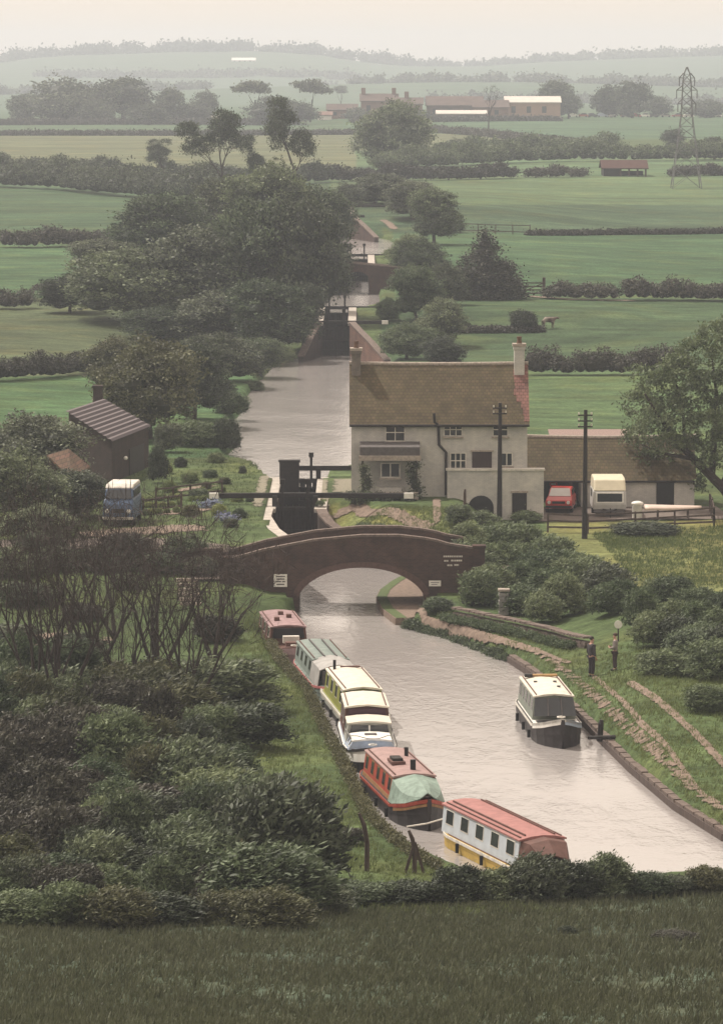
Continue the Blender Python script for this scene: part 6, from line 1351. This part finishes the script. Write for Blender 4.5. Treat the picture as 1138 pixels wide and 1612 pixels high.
farm(626, 665, 187, 163, 153, M_farred, M_fartile, 'smaller red house joined to the right of the farmhouse', 9, (640,)); farm(515, 562, 186, 172, 163, M_farred, M_fartile, 'low reddish farm range left of the farmhouse', 9); farm(500, 522, 188, 180, 175, M_white, M_farred, 'small white cottage beside the umbrella shaped trees', 7)
farm(672, 760, 186, 165, 151, M_fartile, M_fartile, 'long dark roofed barn in the middle of the farm', 14); farm(745, 800, 186, 168, 157, M_farred, M_fartile, 'dark roofed byre left of the pink barn', 12)
farm(796, 882, 186, 160, 151, M_barn, M_fw, 'big pinkish barn with a pale roof', 16); farm(688, 765, 188, 178, 173, M_fartile, M_fw, 'low open shed with a bright sloping roof in front of the farm', 10); farm(255, 346, 190, 187, 181, M_fw, M_fw, 'long low white glasshouse in front of the left hand wood', 8, cat='glasshouse', name='glasshouse')
farm(365, 402, 97, 94, 90, M_white, M_white, 'tiny white house far off on the hazy hill', 20, y=4300)
# open shed in the field
g = G(983, 277); y = g.y; x0, x1, z0, ze_ = rect(950, 263, 1017, 277, y); zr_ = D(950, 252, y + 4).z; r = root('field_shed', 'dark open sided field shed with two bays near the pylon', 'shed', (x0, y, z0))
MB().b2(x0, x0 + (x1 - x0) * .38, y, y + 8, z0 - .3, ze_).build('wall', M_tar, r); MB().b2(x0, x1, y + 7.6, y + 8, z0 - .3, ze_ * .5 + z0 * .5).build('back_wall', M_tar, r)
for t in (.40, .6, .8, .99): MB().b2(x0 + (x1 - x0) * t - .15, x0 + (x1 - x0) * t + .15, y, y + .3, z0 - .3, ze_).build('post', M_wood, r)
for s in (-1, 1): MB().loft([[(x, y + 4, zr_ + .12), (x, y + 4 + s * 4.4, ze_ - .1), (x, y + 4 + s * 4.4, ze_ - .25), (x, y + 4, zr_)] for x in (x0 - .4, x1 + .4)]).build('roof', mat('shed_roof', (.085, .05, .045), .95, .2, 1, spec=.05), r)
CARC = [('white', M_white), ('red', M_rred), ('dark', M_black), ('pale blue', M_lblue), ('white', M_white), ('brown', M_brown), ('red', mat('car_red', (.4, .03, .03))), ('white', M_white), ('grey', M_slate), ('cream', M_crm), ('red', M_rred), ('white', M_white), ('blue', M_blue), ('white', M_white)]
spx = [640 + 262, 917, 932, 948, 962, 985, 1000, 1014, 1029, 1048, 1066, 1084, 1112, 1128]
for i, ((cn, cm_), px) in enumerate(zip(CARC, spx)):
    g = G(px, 184); r = root('parked_car', f'{cn} car in the far parked row, ' + ['first from the pink barn', 'second from the pink barn', 'third from the pink barn', 'under the left of the round trees', 'beneath the middle of the trees', 'just right of the first gap', 'bright one of the middle cars', 'right of the bright red one', 'before the tree gap', 'left of the pylon by two cars', 'next left of the pylon', 'next right of the pylon', 'last but one at the right edge', 'last at the right edge'][i], 'car', (g.x, g.y, g.z), [0, math.pi, .3][i % 3], 'cars parked in a row by the far farm')
    r.scale = (.95, .95, 1.05)
    MB().loft([[(x, s * .8, z) for x, z in ((-2, .3), (-2, .85), (-1.4, .95), (1, .95), (2, .8), (2, .3))] for s in (-1, 1)]).build('body', cm_, r, local=True)
    MB().loft([[(x, s * .7, z) for x, z in ((-1.5, .95), (-1.2, 1.4), (.3, 1.4), (.95, .95))] for s in (-1, 1)]).build('cabin', M_glass if i % 3 else cm_, r, local=True)
    for x in (-1.2, 1.2): MB().tube([(x, -.82, .3), (x, .82, .3)], .3, 10).build('wheels', M_rubber, r, local=True)
for i, (px, py, wd, ht, key, lb) in enumerate([(95, 194, 135, 78, 'far', 'largest of the hazy blue trees on the left skyline'), (35, 192, 60, 45, 'far', 'lower hazy tree at the far left of the skyline wood'), (195, 194, 115, 74, 'far', 'hazy tree right of the largest one in the left wood'), (150, 195, 60, 45, 'far', 'small tree between the two biggest hazy ones'), (265, 194, 60, 56, 'far', 'hazy tree above the left end of the glasshouse'), (235, 196, 70, 34, 'far', 'low pale tree left of the glasshouse'), (320, 190, 52, 52, 'far', 'round dark tree above the right end of the glasshouse'), (300, 194, 70, 30, 'far', 'low tree behind the glasshouse'),
    (405, 194, 84, 66, 'umbrella', 'flat topped tree left of the pair by the white cottage'), (430, 196, 90, 46, 'far', 'rounded tree under the flat topped pair'), (488, 192, 74, 64, 'umbrella', 'flat topped tree right of the pair by the white cottage'), (470, 196, 70, 40, 'far', 'low rounded tree between the flat topped pair'), (536, 170, 34, 34, 'umbrella', 'little mushroom shaped tree left of the farmhouse'), (870, 184, 76, 58, 'far', 'dark rounded tree behind the pink barn'), (895, 186, 46, 40, 'far', 'smaller tree right of the pink barn'), (962, 184, 66, 56, 'far', 'left one of the two round trees above the parked cars'), (995, 185, 66, 58, 'far', 'right one of the two round trees above the parked cars'), (1032, 184, 50, 34, 'far', 'pale low tree left of the pylon'), (1110, 185, 70, 32, 'far', 'pale low tree right of the pylon'),
    (1060, 236, 44, 34, 'far', 'dark tree at the left foot of the pylon'), (1125, 250, 60, 36, 'far', 'dark bush like tree at the right edge under the pylon'), (768, 212, 46, 86, 'farbare', 'bare tree standing in front of the low bright roofed shed'), (720, 245, 46, 30, 'far', 'bushy tree in the loose hedge right of the round tree'), (800, 250, 50, 26, 'far', 'bushy tree in the middle of the loose hedge'), (600, 178, 40, 20, 'far', 'low tree before the farmhouse'), (560, 190, 46, 24, 'far', 'low tree left of the farmhouse front'), (655, 192, 60, 20, 'far', 'low tree before the long dark barn')]):
    put(key, px, py, wd, ht, lb)
# pylon
g = G(1080, 296); k = kof(g.y); y = g.y; hz = 190 / k; r = root('pylon', 'tall lattice steel electricity pylon in the far right field', 'pylon', g); M_steel = mat('galvanised_steel', (.16, .16, .17), .6, .2, 3)
def hw(t): return np.interp(t, [0, .5, .62, .92, 1], [23, 11, 8.5, 6, .8]) / k
mb = MB(); lv = [0, .17, .31, .42, .51, .6, .67, .74, .81, .88, .94, 1]
def c4(t): w_ = hw(t); return [Vector((g.x + sx * w_, y + sy * w_, g.z + t * hz)) for sx, sy in ((-1, -1), (1, -1), (1, 1), (-1, 1))]
for a, b_ in zip(lv[:-1], lv[1:]):
    A_, B_ = c4(a), c4(b_)
    for i in range(4):
        j = (i + 1) % 4; mb.bar(A_[i], B_[i], .11); mb.bar(A_[i], B_[j], .055); mb.bar(A_[j], B_[i], .055); mb.bar(B_[i], B_[j], .055)
mb.build('lattice_tower', M_steel, r)
for t, wpx in ((.70, 14), (.81, 16), (.91, 12)):
    mb = MB()
    for s in (-1, 1):
        e = Vector((g.x + s * wpx / k, y, g.z + t * hz)); w_ = hw(t)
        for sy in (-1, 1): mb.bar((g.x + s * w_, y + sy * w_, g.z + t * hz), e, .12); mb.bar((g.x + s * w_ * .9, y + sy * w_, g.z + (t + .04) * hz), e, .1)
        mb.bar(e, e - Vector((0, 0, 1.3)), .14)
    mb.build('crossarm', M_steel, r)
# cow in the field
g = G(864, 517); cw = root('cow', 'brown and white cow standing in the field right of the rounded bush', 'cow', g, R(25)); cw.scale = (.75,) * 3
V = [(-.75, 0, 1.15), (-.2, 0, 1.1), (.45, 0, 1.12), (.85, 0, 1.25), (1.15, 0, 1.35), (1.45, 0, 1.2)]; E = [(0, 1), (1, 2), (2, 3), (3, 4), (4, 5)]; Rr = [(.27, .3), (.33, .36), (.28, .34), (.16, .2), (.13, .14), (.08, .08)]
for x, j in ((-.7, 0), (.5, 2)):
    for s in (-1, 1):
        i = len(V); V += [(x, s * .2, .85), (x + (-.1 if x < 0 else .04), s * .2, .5), (x, s * .2, .05)]; E += [(j, i), (i, i + 1), (i + 1, i + 2)]; Rr += [.15, .07, .06]
i = len(V); V += [(-1.02, 0, 1.0), (-1.05, 0, .5)]; E += [(0, i), (i, i + 1)]; Rr += [.04, .03]
skin('body', V, E, Rr, mat('cow_hide', (.26, .22, .19), .8, .1, 1.3, col2=(.06, .03, .02), detail=1), cw, 1, 1)
# ------------------------------------------------------------------ far woods on the hazy hills
def wood(name, y0, px0, px1, step, hpx, seed, m=M_leafd):
    rng = np.random.default_rng(seed); L = []
    px = px0
    while px < px1:
        if rng.random() < .86:
            x = (px - CX) / F * y0; yy = y0 + rng.uniform(-40, 40); z = Hs(x, yy); h_ = hpx / kof(y0) * rng.uniform(.5, 1.3); w_ = step / kof(y0) * rng.uniform(.7, 1.4); L.append((x, yy - y0, z + h_ * .4, w_, w_, h_ * .6))
        px += step
    o = bpy.data.objects.new(name, lobecrown(name, L, m, len(L) * 40, 6, y0 / 1500, y0 / 1500, seed, core=.95, elong=1.3)); C.objects.link(o); o.location = (0, y0, 0); return tagit(o, kind='stuff')
wood('far_wood', 4650, 15, 640, 13, 12, 1); wood('far_wood', 4700, 840, 1300, 14, 10, 2); wood('far_wood', 4800, 640, 850, 14, 6, 3); wood('far_wood', 4550, -250, 20, 16, 8, 8)
wood('far_wood', 4000, 60, 560, 9, 4, 4); wood('far_wood', 3000, -100, 330, 10, 9, 5); wood('far_wood', 3050, 560, 1250, 12, 9, 6); wood('far_wood', 2600, 680, 1250, 14, 10, 7); wood('far_wood', 3600, 500, 900, 12, 7, 9)
# ------------------------------------------------------------------ hazy air
mh = bpy.data.materials.new('haze'); mh.use_nodes = True; n = mh.node_tree.nodes; l = mh.node_tree.links
n.remove(n['Principled BSDF']); pv = n.new('ShaderNodeVolumePrincipled'); pv.inputs['Color'].default_value = (.80, .86, 1.0, 1); pv.inputs['Density'].default_value = .00024; pv.inputs['Anisotropy'].default_value = .25
l.new(pv.outputs[0], n['Material Output'].inputs['Volume'])
hb = MB().b2(-2600, 2800, -120, 7600, -8, 78).build('haze', mh); tagit(hb, kind='stuff')
